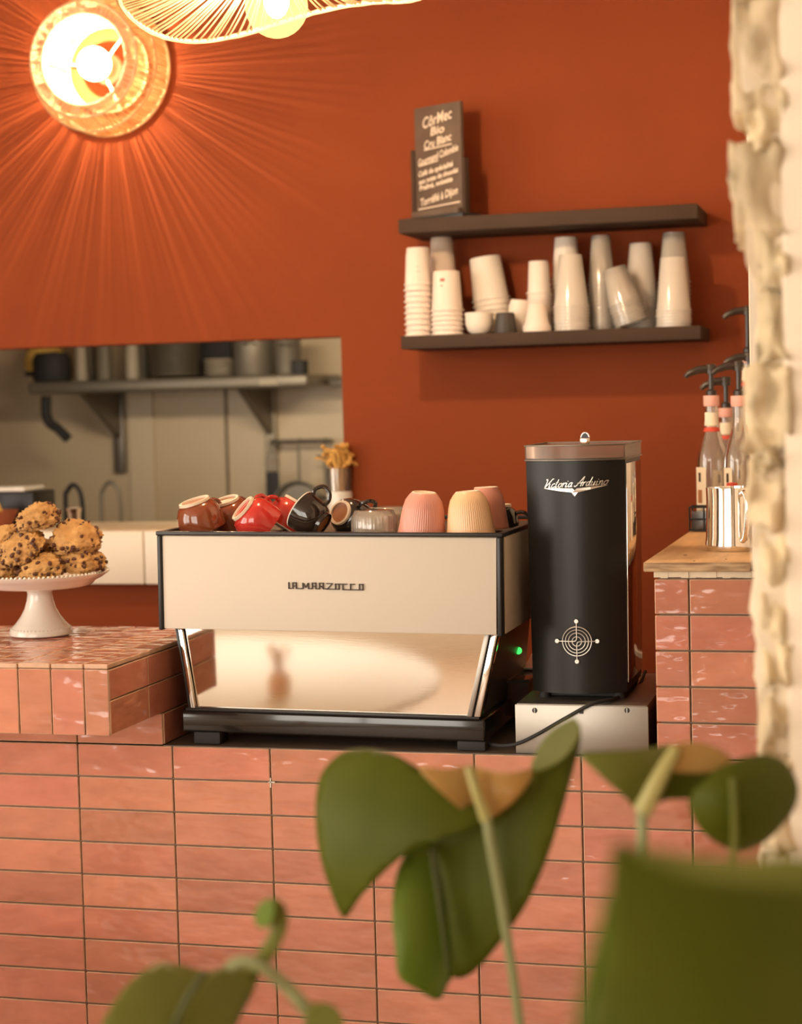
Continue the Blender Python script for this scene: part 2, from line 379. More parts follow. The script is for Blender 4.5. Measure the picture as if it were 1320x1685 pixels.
for a in range(2):
    for q in range(3):
        tile(rc, ys[q+1]-ys[q]-G*.8, zz[a]-zz[a+1]-G*.7, (SX-.009, (ys[q]+ys[q+1])/2, (zz[a]+zz[a+1])/2), (0, 0, PI/2))
ys = [.004, .19, SK]
for q in range(2):
    tile(rc, ys[q+1]-ys[q]-G, SB-TOP-G, (SX-.009, (ys[q]+ys[q+1])/2, (SB+TOP)/2), (0, 0, PI/2))
# right pier
pr_ = thing('tiled_pier', 'tiled pier right of the grinder, topped by a wooden board', 'pier', (0, 0, 0))
part('pier_body', MB().box(1.180, 1.60, .0085, 1.5, TOP+.001, 1.236), 'grout', pr_)
part('pier_side_render', MB().box(1.172, 1.1795, .010, 1.5, TOP+.002, 1.236), 'wall_paint', pr_)
for r in range(5):
    z = TOP+(r+.5)*PH
    tile(pr_, 1.236-1.172-G*.8, PH-G, ((1.172+1.236)/2, .0085, z))
    tile(pr_, PX-G, PH-G, (1.236+PX/2, .0085, z)); tile(pr_, .10, PH-G, (1.236+PX+.05, .0085, z))
b = MB(); n = 26
for i in range(n):
    x0 = 1.172+(1.50-1.172)*i/n; x1 = 1.172+(1.50-1.172)*(i+1)/n
    zb = 1.2365+random.uniform(-.001, .0012)
    b.box(x0, x1+.001, .001+random.uniform(-.001, .001), .9, zb, 1.248)
part('mortar_bed', b, 'mortar', pr_)
# wooden board
wb = thing('wooden_board', 'thick raw-edged wooden board lying on the tiled pier', 'board', (0, 0, 0))
o = part('plank', MB().box(1.155, 1.349, -.012, 1.495, 1.2485, 1.266), ['wood_plank', 'wood_end'], wb, bevel=.002)
for p in o.data.polygons:
    if p.normal.y < -.5: p.material_index = 1
for x, y, rx, ry in ((1.215, .14, .004, .003), (1.245, .015, .002, .002), (1.30, .05, .002, .002)):
    part('knot', MB().lathe([(0, 0), (rx, 0), (rx*.9, .0006), (0, .0006)], 10, Matrix.Translation((x, y, 1.266))), 'knot_dark', wb)
# plaster return wall on the right and stone edge nearer the camera
struct('wall_plaster_return', MB().box(1.352, 1.62, .0005, 1.5, 1.2485, 3.2), 'plaster', 'cream plaster wall end beside the syrup bottles', bevel=.004)
sp = thing('stone_pillar', 'rough honey-coloured stone edge of a wall in the right foreground', 'pillar', (0, 0, 0))
b = MB(); nz, nu = 150, 22      # lumpy bedded core: left flank, front, up the whole height
for j in range(nz+1):
    z = 3.2*j/nz
    for i in range(nu+1):
        t_ = i/nu; x, y = (1.440, -.70-.40*t_*2) if t_ < .5 else (1.440+.09*(t_-.5)*2, -1.10)
        w = noise.noise(Vector((x*9, y*9, z*7)))*.020+noise.noise(Vector((x*30, y*30, z*24)))*.009
        b.v.append((x-w*(1.3 if t_ < .6 else .2), y-w*(1 if t_ > .45 else 0), z))
for j in range(nz):
    for i in range(nu): k = j*(nu+1)+i; b.f.append((k, k+1, k+nu+2, k+nu+1)); b.m.append(0)
part('mortar_core', b, 'mortar', sp, smooth=80)
part('wall_core', MB().box(1.50, 2.0, -1.09, -.70, 0, 3.2), 'mortar', sp)
part('plaster_face', MB().box(1.476, 4.0, -1.115, -1.0895, 0, 3.2), 'plaster', sp, bevel=.006)
def stone(px0, px1, py0, py1, dep, seed, prot=.02):
    """one rough block whose face fills the given patch at distance dep"""
    a = at(px0, (py0+py1)/2, d=dep); c = at(px1, (py0+py1)/2, d=dep); z1 = at(px0, py0, d=dep).z; z0 = at(px0, py1, d=dep).z
    x0, x1 = a.x, c.x; y0 = -1.10-prot; y1 = y0+.24
    bm = bmesh.new(); bmesh.ops.create_cube(bm, size=1); bmesh.ops.subdivide_edges(bm, edges=bm.edges, cuts=7, use_grid_fill=True)
    for v in bm.verts:
        p = v.co*2; q = p.normalized()*1.25; v.co = (p*.82+q*.18)/2
        w = noise.noise_vector(v.co*2.6+Vector((seed*9.1, seed*3.3, 1)))*.13+noise.noise_vector(v.co*6+Vector((seed, 4, seed*2)))*.06; v.co += w
        v.co = Vector((x0+(v.co.x+.5)*(x1-x0), y0+(v.co.y+.5)*(y1-y0), z0+(v.co.z+.5)*(z1-z0)))
    me = bpy.data.meshes.new('stone'); bm.to_mesh(me); bm.free(); me.materials.append(MATS['stone'])
    me.polygons.foreach_set('use_smooth', [True]*len(me.polygons)); obj('stone', me, sp)
SD = 2.2
for k, (a, c, y0, y1) in enumerate(((1206, 1285, -120, 10), (1205, 1290, -8, 190), (1226, 1296, 150, 248), (1201, 1285, 232, 398), (1246, 1300, 385, 480), (1243, 1300, 476, 596),
        (1220, 1302, 598, 745), (1240, 1290, 735, 775), (1228, 1296, 760, 872), (1252, 1300, 862, 985), (1250, 1305, 980, 1130), (1247, 1303, 1124, 1260), (1250, 1306, 1255, 1420), (1250, 1300, 1415, 1600), (1250, 1300, 1595, 1760))):
    stone(a, c, y0, y1, SD, k+1.3, random.uniform(.004, .014))

# ================================================================== coffee machine
MX, MZ = .535, TOP+.0045
cm = thing('coffee_machine', 'cream and black espresso machine standing on the tiled counter', 'coffee machine', (MX, 0, MZ), (0, .0115, 0))
zP0, zP1 = .2285, .4125      # cream panel
b = MB(); b.hexa([(-.335, -.012, zP0), (.338, -.012, zP0), (.338, .004, zP0), (-.335, .004, zP0)], [(-.335, -.012, zP1), (.340, -.012, zP1), (.340, .004, zP1), (-.335, .004, zP1)])
bp = part('back_panel', b, 'cream_enamel', cm, bevel=.0015)
for sx in (-1, 1):
    x = -.3405 if sx < 0 else .3455
    b = MB().box(x-.0048, x+.0048, -.0165, .010, zP0-.003, zP1+.002)
    part('corner_trim', b, 'black_metal', cm, bevel=.0035, seg=3)
    xs_ = (.346, .352) if sx > 0 else (-.348, -.342)
    part('side_panel', MB().box(xs_[0], xs_[1], .011, .50, zP0, zP1), 'cream_enamel', cm, bevel=.0015)
part('upper_body', MB().box(-.340, .344, .004, .50, zP0+.004, zP1-.012), 'black_metal', cm)
# top tray with raised rim
b = MB(); b.box(-.347, .353, -.018, -.006, zP1+.001, zP1+.0095).box(.341, .353, -.006, .50, zP1+.001, zP1+.0095).box(-.347, -.335, -.006, .50, zP1+.001, zP1+.0095).box(-.335, .341, .488, .50, zP1+.001, zP1+.0095)
part('tray_rim', b, 'black_metal', cm, bevel=.0025)
part('cup_tray', MB().box(-.335, .341, -.006, .488, zP1-.008, zP1-.002), 'steel_dark', cm)
# lower mirror panel, side profiles
zL0, zL1 = .066, .2285
b = MB().hexa([(-.283, .028, zL0), (.272, .028, zL0), (.272, .036, zL0), (-.283, .036, zL0)], [(-.306, .026, zL1), (.309, .026, zL1), (.309, .036, zL1), (-.306, .036, zL1)])
part('mirror_panel', b, 'steel_mirror', cm)
def strip(xa, xb, w, y0, y1, mat, nm='side_profile'):
    b = MB().hexa([(xa, y0, zL0), (xa+w, y0, zL0), (xa+w, y1, zL0), (xa, y1, zL0)], [(xb, y0, zL1), (xb+w, y0, zL1), (xb+w, y1, zL1), (xb, y1, zL1)])
    part(nm, b, mat, cm, bevel=.0012)
strip(-.293, -.318, .009, .016, .045, 'chrome'); strip(-.300, -.326, .005, .02, .05, 'black_metal')
strip(.272, .309, .010, .016, .045, 'steel_brushed'); strip(.286, .322, .012, .018, .05, 'chrome'); strip(.2825, .3195, .004, .021, .05, 'black_metal')
for sx in (-1, 1):
    y0, y1 = .05, .46
    xa, xb = (.292, .330) if sx > 0 else (-.300, -.328)
    b = MB().hexa([(xa-.004, y0, zL0), (xa+.004, y0, zL0), (xa+.004, y1, zL0), (xa-.004, y1, zL0)], [(xb-.004, y0, zL1), (xb+.004, y0, zL1), (xb+.004, y1-.12, zL1), (xb-.004, y1-.12, zL1)])
    part('side_plate', b, 'steel_dark', cm)
part('inner_body', MB().box(-.27, .26, .04, .30, zL0, zL1+.01), 'black_metal', cm)
part('base', MB().box(-.316, .306, .022, .50, .0165, .0605), 'black_gloss', cm, bevel=.005, seg=3)
part('base_lip', MB().box(-.306, .296, .018, .49, .0600, .0665), 'black_metal', cm, bevel=.002)
for x, y, e in ((-.262, .045, -.006), (.279, .045, 0), (-.262, .46, -.006), (.279, .46, 0)):
    part('foot', MB().box(x-.028, x+.028, y-.026, y+.026, e-.0005, .018), 'black_rubber', cm, bevel=.003)
# working side: two group heads and a drip grid
for x in (-.16, .14):
    b = MB().lathe([(0, 0), (.036, 0), (.036, .05), (.028, .06), (0, .06)], 20, Matrix.Translation((x, .46, .17)))
    part('group_head', b, 'chrome', cm)
    b = MB().tube([(x, .46, .165), (x, .55, .163), (x, .66, .150)], [.012, .011, .014], 10)
    part('portafilter_handle', b, 'black_metal', cm)
part('drip_grid', MB().box(-.28, .27, .31, .49, .0665, .071), 'steel_brushed', cm)
g = at(848, 1069, X=.853)
part('power_light', MB().ball((.318, .29, .157), .0075, 12), 'green_lamp', cm)['label'] = 'glowing green power light'
# smoked bin clipped to the right side
b = MB().hexa([(.290, .30, .018), (.335, .30, .018), (.335, .40, .018), (.290, .40, .018)], [(.304, .235, .100), (.346, .255, .100), (.346, .42, .100), (.304, .42, .100)])
part('side_bin', b, 'dark_smoke', cm, bevel=.003)
part('bin_rim', MB().tube([(.304, .235, .101), (.346, .255, .101), (.346, .42, .101), (.304, .42, .101)], .0025, 6, loop=True), 'black_metal', cm)
part('bin_lid', MB().hexa([(.306, .40, .102), (.352, .40, .102), (.352, .54, .126), (.306, .54, .126)], [(.306, .40, .106), (.352, .40, .106), (.352, .54, .130), (.306, .54, .130)]), 'badge_chrome', cm)
# badge lettering, strokes of thin metal
LH = 65.
def badge():
    B = MB(); S = .152/875.; th = 11
    def ln(x0, y0, x1, y1, w=th):
        if abs(x1-x0) >= abs(y1-y0):
            q = [(x0, y0-w/2), (x1, y1-w/2), (x1, y1+w/2), (x0, y0+w/2)]
        else: q = [(x0-w/2, y0), (x0+w/2, y0), (x1+w/2, y1), (x1-w/2, y1)]
        pts = [((x-640)*S, (235-y)*S) for x, y in q]
        B.prism(pts, -.0155, -.0115)
    T_, Bt, Mi = 207, 270, 243
    ln(210, T_-6, 210, Bt); ln(205, Bt, 240, Bt)
    def A(x0, x1): ln(x0, T_, x0, Bt+4); ln(x1, T_, x1, Bt+4); ln(x0-5, T_, x1+5, T_); ln(x0, Mi, x1, Mi)
    A(258, 297); ln(297, Bt, 375, Bt)
    ln(376, T_, 376, Bt+4); ln(440, T_, 440, Bt+4); ln(376, T_, 408, Bt-12, 15); ln(440, T_, 408, Bt-12, 15); ln(440, Bt, 486, Bt)
    A(486, 526); ln(526, Bt, 570, Bt); A(570, 614); ln(590, Mi, 618, Bt, 12); ln(614, Bt, 660, Bt)
    ln(650, T_+4, 722, T_+4); ln(718, T_+6, 660, Bt, 13); ln(650, Bt+2, 802, Bt+2)
    ln(756, T_+6, 756, Bt+4); ln(796, T_+6, 796, Bt+4); ln(750, T_+8, 892, T_+8)
    ln(841, T_+10, 841, Bt+8); ln(930, T_+8, 930, Bt+8); ln(925, T_+8, 978, T_+8); ln(836, Bt+6, 1080, Bt+6)
    ln(1032, T_+8, 1032, Bt+8); ln(1073, T_+8, 1073, Bt+8); ln(1027, T_+8, 1079, T_+8)
    return B
q = at(533, 965, Y=-.013)
part('badge_lettering', badge(), 'badge_metal', bp, smooth=0, loc=(q.x-MX, 0, q.z-MZ+.0015))['label'] = 'dark metal letters LA MARZOCCO'

# ================================================================== grinder on its steel box
bx = thing('steel_drawer_box', 'low brushed steel box standing under the black grinder', 'box', (1.03, 0, TOP))
part('front_plate', MB().box(-.127, .126, .012, .016, .0005, .094), 'steel_brushed', bx, bevel=.001)
part('box_shell', MB().box(-.125, .124, .016, .42, 0, .0955), 'steel_brushed', bx, bevel=.002)
for px in (880, 1032):
    q = at(px, 1169, Y=.012)
    sc_ = part('screw', MB().lathe([(0, 0), (.0052, 0), (.0045, .0015), (0, .0018)], 16, Matrix.Translation((q.x-1.03, .012, q.z-TOP)) @ Matrix.Rotation(PI/2, 4, 'X')), 'black_metal', bx)
    part('slot', MB().box(q.x-1.03-.0009, q.x-1.03+.0009, .0095, .0103, q.z-TOP-.0048, q.z-TOP+.0048), 'steel_brushed', sc_)
q = at(957, 1171, Y=.012); part('lock_hole', MB().box(q.x-1.03-.004, q.x-1.03+.004, .0112, .0125, q.z-TOP-.004, q.z-TOP+.004), 'black_metal', bx)

GX, GZ = 1.014, TOP+.0955
gr = thing('coffee_grinder', 'tall black coffee grinder with a chrome script badge', 'coffee grinder', (GX, 0, GZ))
FY = .060
def gfront(x, w): return FY+.034*(x/w)**2
def gsection(w, yb):
    n = 20; P = [(-w+2*w*i/n, gfront(-w+2*w*i/n, w)) for i in range(n+1)]
    return P, [(w, yb), (-w, yb)]
b = MB(); levels = [(.0125, .0905), (.02, .0912), (.44, .0958), (.4575, .0958)]
rings = []
for z, w in levels:
    f, k = gsection(w, .30); rings.append([(x, y, z) for x, y in f+k])
n = len(rings[0])
for r in rings: b.v += r
for j in range(len(rings)-1):
    for i in range(n): b.f.append((j*n+i, j*n+(i+1) % n, (j+1)*n+(i+1) % n, (j+1)*n+i)); b.m.append(0)
b.f.append(tuple(range(n-1, -1, -1))); b.m.append(0); b.f.append(tuple((len(rings)-1)*n+i for i in range(n))); b.m.append(0)
gb = part('body', b, 'black_satin', gr, smooth=35)
# polished right flank
b = MB().hexa([(.0912, .100, .03), (.0945, .100, .03), (.0945, .292, .03), (.0912, .292, .03)], [(.0955, .100, .450), (.099, .100, .450), (.099, .292, .450), (.0955, .292, .450)])
part('polished_flank', b, 'chrome', gr, bevel=.001)['label'] = 'mirror-polished steel side'
for x, y in ((-.07, .10), (.075, .10), (-.07, .27), (.075, .27)): part('foot', MB().lathe([(0, 0), (.012, 0), (.010, .0125), (0, .0125)], 12, Matrix.Translation((x, y, 0))), 'black_rubber', gr)
part('plinth', MB().box(-.075, .085, .105, .30, .002, .0125), 'black_rubber', gr)
# smoked lid: hollow tray with a lip
def gring(w, fy, yb): return [(-w+2*w*i/16, FY+fy+.034*((-w+2*w*i/16)/w)**2) for i in range(17)]+[(w, yb), (-w, yb)]
b = MB(); R_ = [gring(.0960, -.004, .315), gring(.0965, -.005, .318), gring(.0945, -.003, .316), gring(.0940, -.002, .313)]; Z_ = [.459, .4855, .4855, .462]
n = len(R_[0])
for r, z in zip(R_, Z_): b.v += [(x, y, z) for x, y in r]
for j in range(3):
    for i in range(n): b.f.append((j*n+i, j*n+(i+1) % n, (j+1)*n+(i+1) % n, (j+1)*n+i)); b.m.append(0)
b.f.append(tuple(3*n+i for i in range(n))); b.m.append(0)
hop = part('hopper_lid', b, 'smoke_plastic', gr, smooth=35)
b = MB()
for z, w, fy in ((.4585, .0970, -.0048), (.4865, .0970, -.0055)):
    b.tube([(x, y, z) for x, y in gring(w, fy, .319)], .0014, 6, loop=True)
part('lid_rim', b, 'steel_dark', hop)
q = at(963, 722, Y=.2)
kx_ = q.x-GX; b = MB().box(kx_-.0092, kx_+.0092, .196, .204, .484, .497)
b.tube([(kx_+.0078*math.cos(a), .20, .497+.0105*math.sin(a)) for a in [PI*i/12 for i in range(13)]], .0021, 8)
part('knob_core', MB().lathe([(0, 0), (.0066, 0), (.0066, .004), (0, .004)], 16, Matrix.Translation((kx_, .202, .499)) @ Matrix.Rotation(PI/2, 4, 'X')), 'black_metal', gr)
part('lid_knob', b, 'chrome', gr, bevel=.001)
# script badge laid on the curved front
def on_front(vs, dy=-.0012, w=.0955): return [(x, gfront(x, w)+dy+z_, y) for x, y, z_ in vs]
q = at(946, 797, Y=.062); lx, lz = q.x-GX, q.z-GZ
GLY = {'V': (.50, [[(.02, .98), (.16, 1.0), (.20, .5), (.20, .02), (.42, .6), (.62, 1.06), (.72, 1.02)]]),
 'i': (.25, [[(0, .40), (.06, .5), (.06, .08), (.13, 0), (.22, .10)], [(.06, .68), (.08, .72)]]),
 'c': (.35, [[(.30, .40), (.20, .5), (.07, .38), (.05, .14), (.14, 0), (.26, .04), (.36, .14)]]),
 't': (.28, [[(.09, .98), (.08, .1), (.15, 0), (.26, .08)], [(-.04, .60), (.24, .64)]]),
 'o': (.37, [[(.19, .5), (.05, .38), (.05, .12), (.16, 0), (.30, .12), (.30, .38), (.19, .5), (.36, .44)]]),
 'r': (.30, [[(0, .36), (.07, .5), (.08, 0)], [(.08, .28), (.18, .5), (.28, .46)]]),
 'a': (.44, [[(.29, .44), (.16, .5), (.04, .30), (.08, .03), (.18, .02), (.28, .2), (.30, .5), (.30, .08), (.36, 0), (.44, .1)]]),
 'A': (.62, [[(-.06, .12), (.04, .0), (.2, .2), (.46, 1.06), (.52, 1.0), (.52, .0)], [(.14, .38), (.60, .42)]]),
 'd': (.43, [[(.28, .44), (.16, .5), (.04, .30), (.08, .03), (.18, .02), (.28, .2)], [(.30, 1.05), (.29, .1), (.35, 0), (.43, .1)]]),
 'u': (.42, [[(0, .42), (.05, .5), (.05, .1), (.13, 0), (.23, .1), (.28, .5), (.28, .08), (.34, 0), (.42, .1)]]),
 'n': (.40, [[(0, .38), (.06, .5), (.06, 0)], [(.06, .3), (.16, .5), (.26, .44), (.26, .06), (.32, 0), (.40, .1)]]), ' ': (.20, [])}
B = MB(); cur = 0.; polys = []
for c in 'Victoria Arduino':
    adv, st = GLY[c]
    for l_ in st: polys.append([(cur+x+.38*y, y) for x, y in l_])
    cur += adv
xm = [p[0] for l_ in polys for p in l_]; kx = .1225/(max(xm)-min(xm)); mx_ = (max(xm)+min(xm))/2; kz = .0155
for l_ in polys:
    P = spline([((x-mx_)*kx, y*kz, 0) for x, y in l_], 4) if len(l_) > 2 else [Vector(((x-mx_)*kx, y*kz, 0)) for x, y in l_]
    B.tube([Vector((lx+.002+p.x, gfront(lx+p.x, .0955)-.0008, lz-.004+p.y+p.x*.045)) for p in P], .00105, 6)
part('script_lettering', B, 'badge_chrome', gb, smooth=60)['label'] = 'chrome script reading Victoria Arduino'
pol = [(-.062, -.0085), (-.03, -.0135), (-.006, -.0160), (0, -.0235), (.006, -.0160), (.03, -.0110), (.062, -.0035), (.03, -.0060), (.004, -.0085), (0, -.0125), (-.004, -.0085), (-.03, -.0080)]
B = MB(); B.add(on_front([(lx+x, lz+z+.001, 0) for x, z in pol], -.0016), [tuple(range(len(pol)))])
B.add(on_front([(lx+x, lz+z+.001, 0) for x, z in pol], -.0003), [tuple(range(len(pol)))])
nn = len(pol)
B.f += [(i, (i+1) % nn, nn+(i+1) % nn, nn+i) for i in range(nn)]; B.m += [0]*nn
part('winged_emblem', B, 'badge_chrome', gb, smooth=0)
# fan guard
q = at(950, 1055, Y=.062); fx, fz = q.x-GX, q.z-GZ
fg = part('fan_guard', MB().tube([(fx+.0278*math.cos(a), gfront(fx+.0278*math.cos(a), .0945)-.003, fz+.0278*math.sin(a)) for a in [2*PI*i/40 for i in range(40)]], .0011, 6, loop=True), 'wire_chrome', gr)
for r in (.0222, .0162, .0090):
    part('guard_ring', MB().tube([(fx+r*math.cos(a), gfront(fx+r*math.cos(a), .0945)-.003, fz+r*math.sin(a)) for a in [2*PI*i/32 for i in range(32)]], .0009, 6, loop=True), 'wire_chrome', fg)
yy = lambda x: gfront(x, .0945)-.0042
for s in (1, -1):
    P = [(fx-.040*s, yy(fx-.04*s), fz), (fx-.006*s, yy(fx), fz), (fx-.0015*s, yy(fx), fz+.0015*s), (fx, yy(fx), fz+.006*s), (fx, yy(fx), fz+.040*s)]
    part('guard_wire', MB().tube(P, .0011, 6), 'wire_chrome', fg)
for x, z in ((.0385, 0), (-.0385, 0), (0, .0385), (0, -.0385)):
    part('guard_screw', MB().lathe([(0, 0), (.0046, 0), (.0040, .0018), (.0012, .0022), (0, .0016)], 14, Matrix.Translation((fx+x, yy(fx+x)+.001, fz+z)) @ Matrix.Rotation(PI/2, 4, 'X')), 'wire_chrome', fg)
b = MB().ball((0, 0, 0), .0255, 24, sy=.06)
part('fan_shadow_plate', b, 'black_rubber', fg, loc=(fx, gfront(fx, .0945)-.0003, fz))
# cable
P = spline([at(1062, 1105, Y=.36), at(1048, 1132, Y=.25), at(1010, 1150, Y=.06), at(975, 1158, Y=.004), at(930, 1182, Y=.004), at(885, 1208, Y=.003), at(850, 1224, Y=.006), at(815, 1226, Y=.03), at(770, 1215, Y=.10)], 6)
for p in P: p.z = max(p.z, TOP+.0036)
tag(part('power_cable', MB().tube(P, .0035, 8), 'black_rubber', None), 'black power cable looping down in front of the steel box', 'cable')
# red canister behind the grinder
q = at(1076, 1140, Y=.33)
t = thing('red_canister', 'dark red canister with a pale lid behind the grinder', 'canister', (1.140, .50, TOP))
part('canister_body', MB().lathe([(0, 0), (.028, 0), (.030, .004), (.030, .115), (0, .115)], 24), 'terracotta', t)
part('canister_lid', MB().lathe([(.031, .115), (.031, .125), (.027, .129), (0, .129)], 24), 'porcelain', t)

# ================================================================== cups and glasses on the machine
TZ = MZ+zP1-.002+.0015
def cup_profile(r, h, foot=.55):
    """outside then inside, opening at the top (z = h)"""
    o_ = [(r*foot*.82, .004), (r*foot*.86, 0), (r*foot, 0), (r*foot*1.02, .006), (r*.78, h*.16), (r*.93, h*.40), (r*.99, h*.70), (r, h)]
    i_ = [(r-.0035, h-.0005), (r*.93, h*.65), (r*.84, h*.36), (r*.6, h*.16), (0, h*.12)]
    return o_, i_
def coffee_cup(name, mat, label, group, pos, axis, r=.045, h=.062, ha=None, footmat='cup_foot', inmat='porcelain', rimmat=None, foot=.60):
    """axis: where the cup's foot points; pos: middle of the cup"""
    ax = -Vector(axis).normalized(); z = ax; x = Vector(ha) if ha else Vector((1, 0, 0)); x = (x-z*x.dot(z)).normalized(); y = z.cross(x)
    R = Matrix((x, y, z)).transposed().to_4x4(); loc = Vector(pos)-z*h*.5
    t = thing(name, label, 'cup', loc, R.to_euler(), group)
    o_, i_ = cup_profile(r, h, foot)
    part('bowl', MB().lathe(o_, 32), mat, t)
    part('inside', MB().lathe([o_[-1]]+i_, 32), inmat, t)
    part('foot_ring', MB().lathe([(r*foot*.80, .0035), (r*foot*.83, -.0012), (r*foot*1.0, -.0012), (r*foot*1.03, .004)], 32), footmat, t)
    part('foot_disc', MB().lathe([(0, .003), (r*foot*.5, .0032), (r*foot*.85, .0022)], 24), 'cup_foot_brown' if mat != 'cup_red' else 'cup_red', t)
    if rimmat: part('rim', MB().tube(circ((0, 0, h), r-.0015, 32, 'z'), .0019, 6, loop=True), rimmat, t)
    H = spline([(r*.93, 0, h*.86), (r*1.22, 0, h*.92), (r*1.55, 0, h*.72), (r*1.48, 0, h*.42), (r*1.15, 0, h*.28), (r*.84, 0, h*.32)], 5)
    part('handle', MB().tube(H, .0042, 8), mat, t)
    return t
CG = 'cups resting on the coffee machine'
coffee_cup('coffee_cup', 'cup_brown', 'glossy brown cup upside down at the front left of the machine top', CG, at(327, 848, Y=.075)+Vector((0, 0, .001)), (-.22, -.22, .95), .0475, .060, (.3, .9, .1), foot=.66)
coffee_cup('coffee_cup', 'cup_brown', 'brown cup upside down behind the front brown cup', CG, at(378, 845, Y=.17), (-.18, -.28, .94), .045, .060, (.2, .9, 0), foot=.62)
coffee_cup('coffee_cup', 'cup_red', 'bright red cup tipped over beside the front brown cup', CG, at(418, 852, Y=.072), (-.62, -.42, .66), .047, .062, (.2, .9, .3), foot=.62)
coffee_cup('coffee_cup', 'cup_red', 'red cup lying behind the tipped red cup, handle toward the front', CG, at(476, 846, Y=.165), (.45, .25, .78), .044, .060, (-.6, -.8, .2), rimmat='porcelain', foot=.6)
coffee_cup('coffee_cup', 'cup_red', 'red cup almost hidden behind the two red ones', CG, at(414, 856, Y=.27), (.2, .3, .9), .041, .056, (-.9, 0, .2), foot=.6)
coffee_cup('coffee_cup', 'cup_black', 'black cup leaning on its side with its handle up', CG, at(513, 851, Y=.075), (.72, -.10, -.45), .041, .058, (.6, .1, .9), rimmat='porcelain', footmat='cup_black', inmat='cup_foot', foot=.62)
coffee_cup('coffee_cup', 'cup_black', 'black cup lying with its pale foot ring toward the front', CG, at(573, 850, Y=.18), (-.38, -.86, .36), .041, .056, (.9, .1, .35), foot=.62)
coffee_cup('coffee_cup', 'cup_black', 'black cup behind the pink cups, handle pointing right', CG, at(822, 853, Y=.30), (0, 0, 1), .041, .056, (1, .1, 0), foot=.6)
def ribbed_tumbler(mat, label, pos, axis, h=.086, rb=.024, rr=.0475, ribs=64):
    z = Vector(axis).normalized(); x = z.orthogonal().normalized(); y = z.cross(x); R = Matrix((x, y, z)).transposed().to_4x4()
    t = thing('ribbed_cup', label, 'cup', pos, R.to_euler(), CG)
    pr0 = [(rr, 0), (rr*.985, .004), (rr*.93, h*.2), (rr*.885, h*.42), (rr*.83, h*.62), (rr*.74, h*.80), (rr*.60, h*.93), (rb, h*.985)]
    rib = lambda a, z_: 1+.012*math.cos(ribs*a)*(1 if .006 < z_ < h*.9 else 0)
    part('bowl', MB().lathe([(rr*.93, .002), (rr*.97, -.0005)]+pr0, ribs*4, None, 0, rib), mat, t, smooth=80)
    part('foot_disc', MB().lathe([(rb, h*.985), (rb*.95, h), (rb*.82, h), (rb*.74, h*.975), (0, h*.972)], 32), 'cup_foot', t)
    return t
ribbed_tumbler('cup_pink', 'pink ribbed cup upside down at the front of the machine top', at(694, 876, Y=.06)+Vector((0, 0, -.004)), (.10, -.05, 1), .083)
ribbed_tumbler('cup_cream', 'peach ribbed cup upside down beside the pink one', at(775, 876, Y=.06)+Vector((0, 0, -.003)), (-.05, -.02, 1), .083)
ribbed_tumbler('cup_pink', 'darker pink ribbed cup half hidden behind the peach cup', at(803, 870, Y=.165), (-.02, .0, 1), .083, rr=.042)
def glass_tumbler(label, px, Y):
    q = at(px, 862, Y=Y); t = thing('glass_tumbler', label, 'glass', (q.x, Y, TZ), (0, 0, random.random()), CG)
    rib = lambda a, z_: 1+.02*abs(math.cos(20*a)) if .003 < z_ < .036 else 1
    part('wall', MB().lathe([(.043, 0), (.044, .002), (.0445, .006), (.0445, .034), (.042, .037), (.038, .046), (.036, .0465)], 160, None, 0, rib), 'tumbler_glass', t, smooth=80)
    part('inside', MB().lathe([(.041, .001), (.041, .032), (.034, .036), (0, .036)], 40), 'tumbler_glass', t)
    part('base_disc', MB().lathe([(.036, .0465), (.033, .047), (0, .044)], 40), 'tumbler_glass', t)
glass_tumbler('ribbed clear glass upside down between the black and pink cups', 616, .068)
glass_tumbler('second ribbed clear glass standing behind the front one', 640, .185)

# ================================================================== cake stand and cookies
q = at(68, 1045, Z=SZ+.0005); CSX, CSY = q.x, q.y
cs = thing('cake_stand', 'white porcelain cake stand with a beaded rim holding cookies', 'cake stand', (CSX, CSY, SZ+.0006))
part('pedestal', MB().lathe([(0, .002), (.060, 0), (.066, .003), (.066, .010), (.062, .017), (.052, .027), (.041, .042), (.033, .057), (.028, .074), (.026, .088), (.028, .098), (.034, .104), (0, .105)], 48), 'porcelain', cs)
PZ = .1040
pl = part('plate', MB().lathe([(0, PZ), (.100, PZ-.001), (.112, PZ+.003), (.118, PZ+.010), (.132, PZ+.017), (.1455, PZ+.0265), (.1465, PZ+.0285), (.144, PZ+.029), (.130, PZ+.021), (.112, PZ+.014), (0, PZ+.012)], 64), 'porcelain', cs)
bd = MB().ball((0, 0, 0), .0034, 8).mesh('bead', 'porcelain', 80)
for i in range(96):
    a = 2*PI*i/96; obj('bead', bd, pl, (.1445*math.cos(a), .1445*math.sin(a), PZ+.0295))
b = MB()
for i in range(48):
    a = 2*PI*i/48; b.ball((.0628*math.cos(a), .0628*math.sin(a), .0155), .0019, 6)
part('foot_beading', b, 'porcelain', cs)['kind'] = 'stuff'
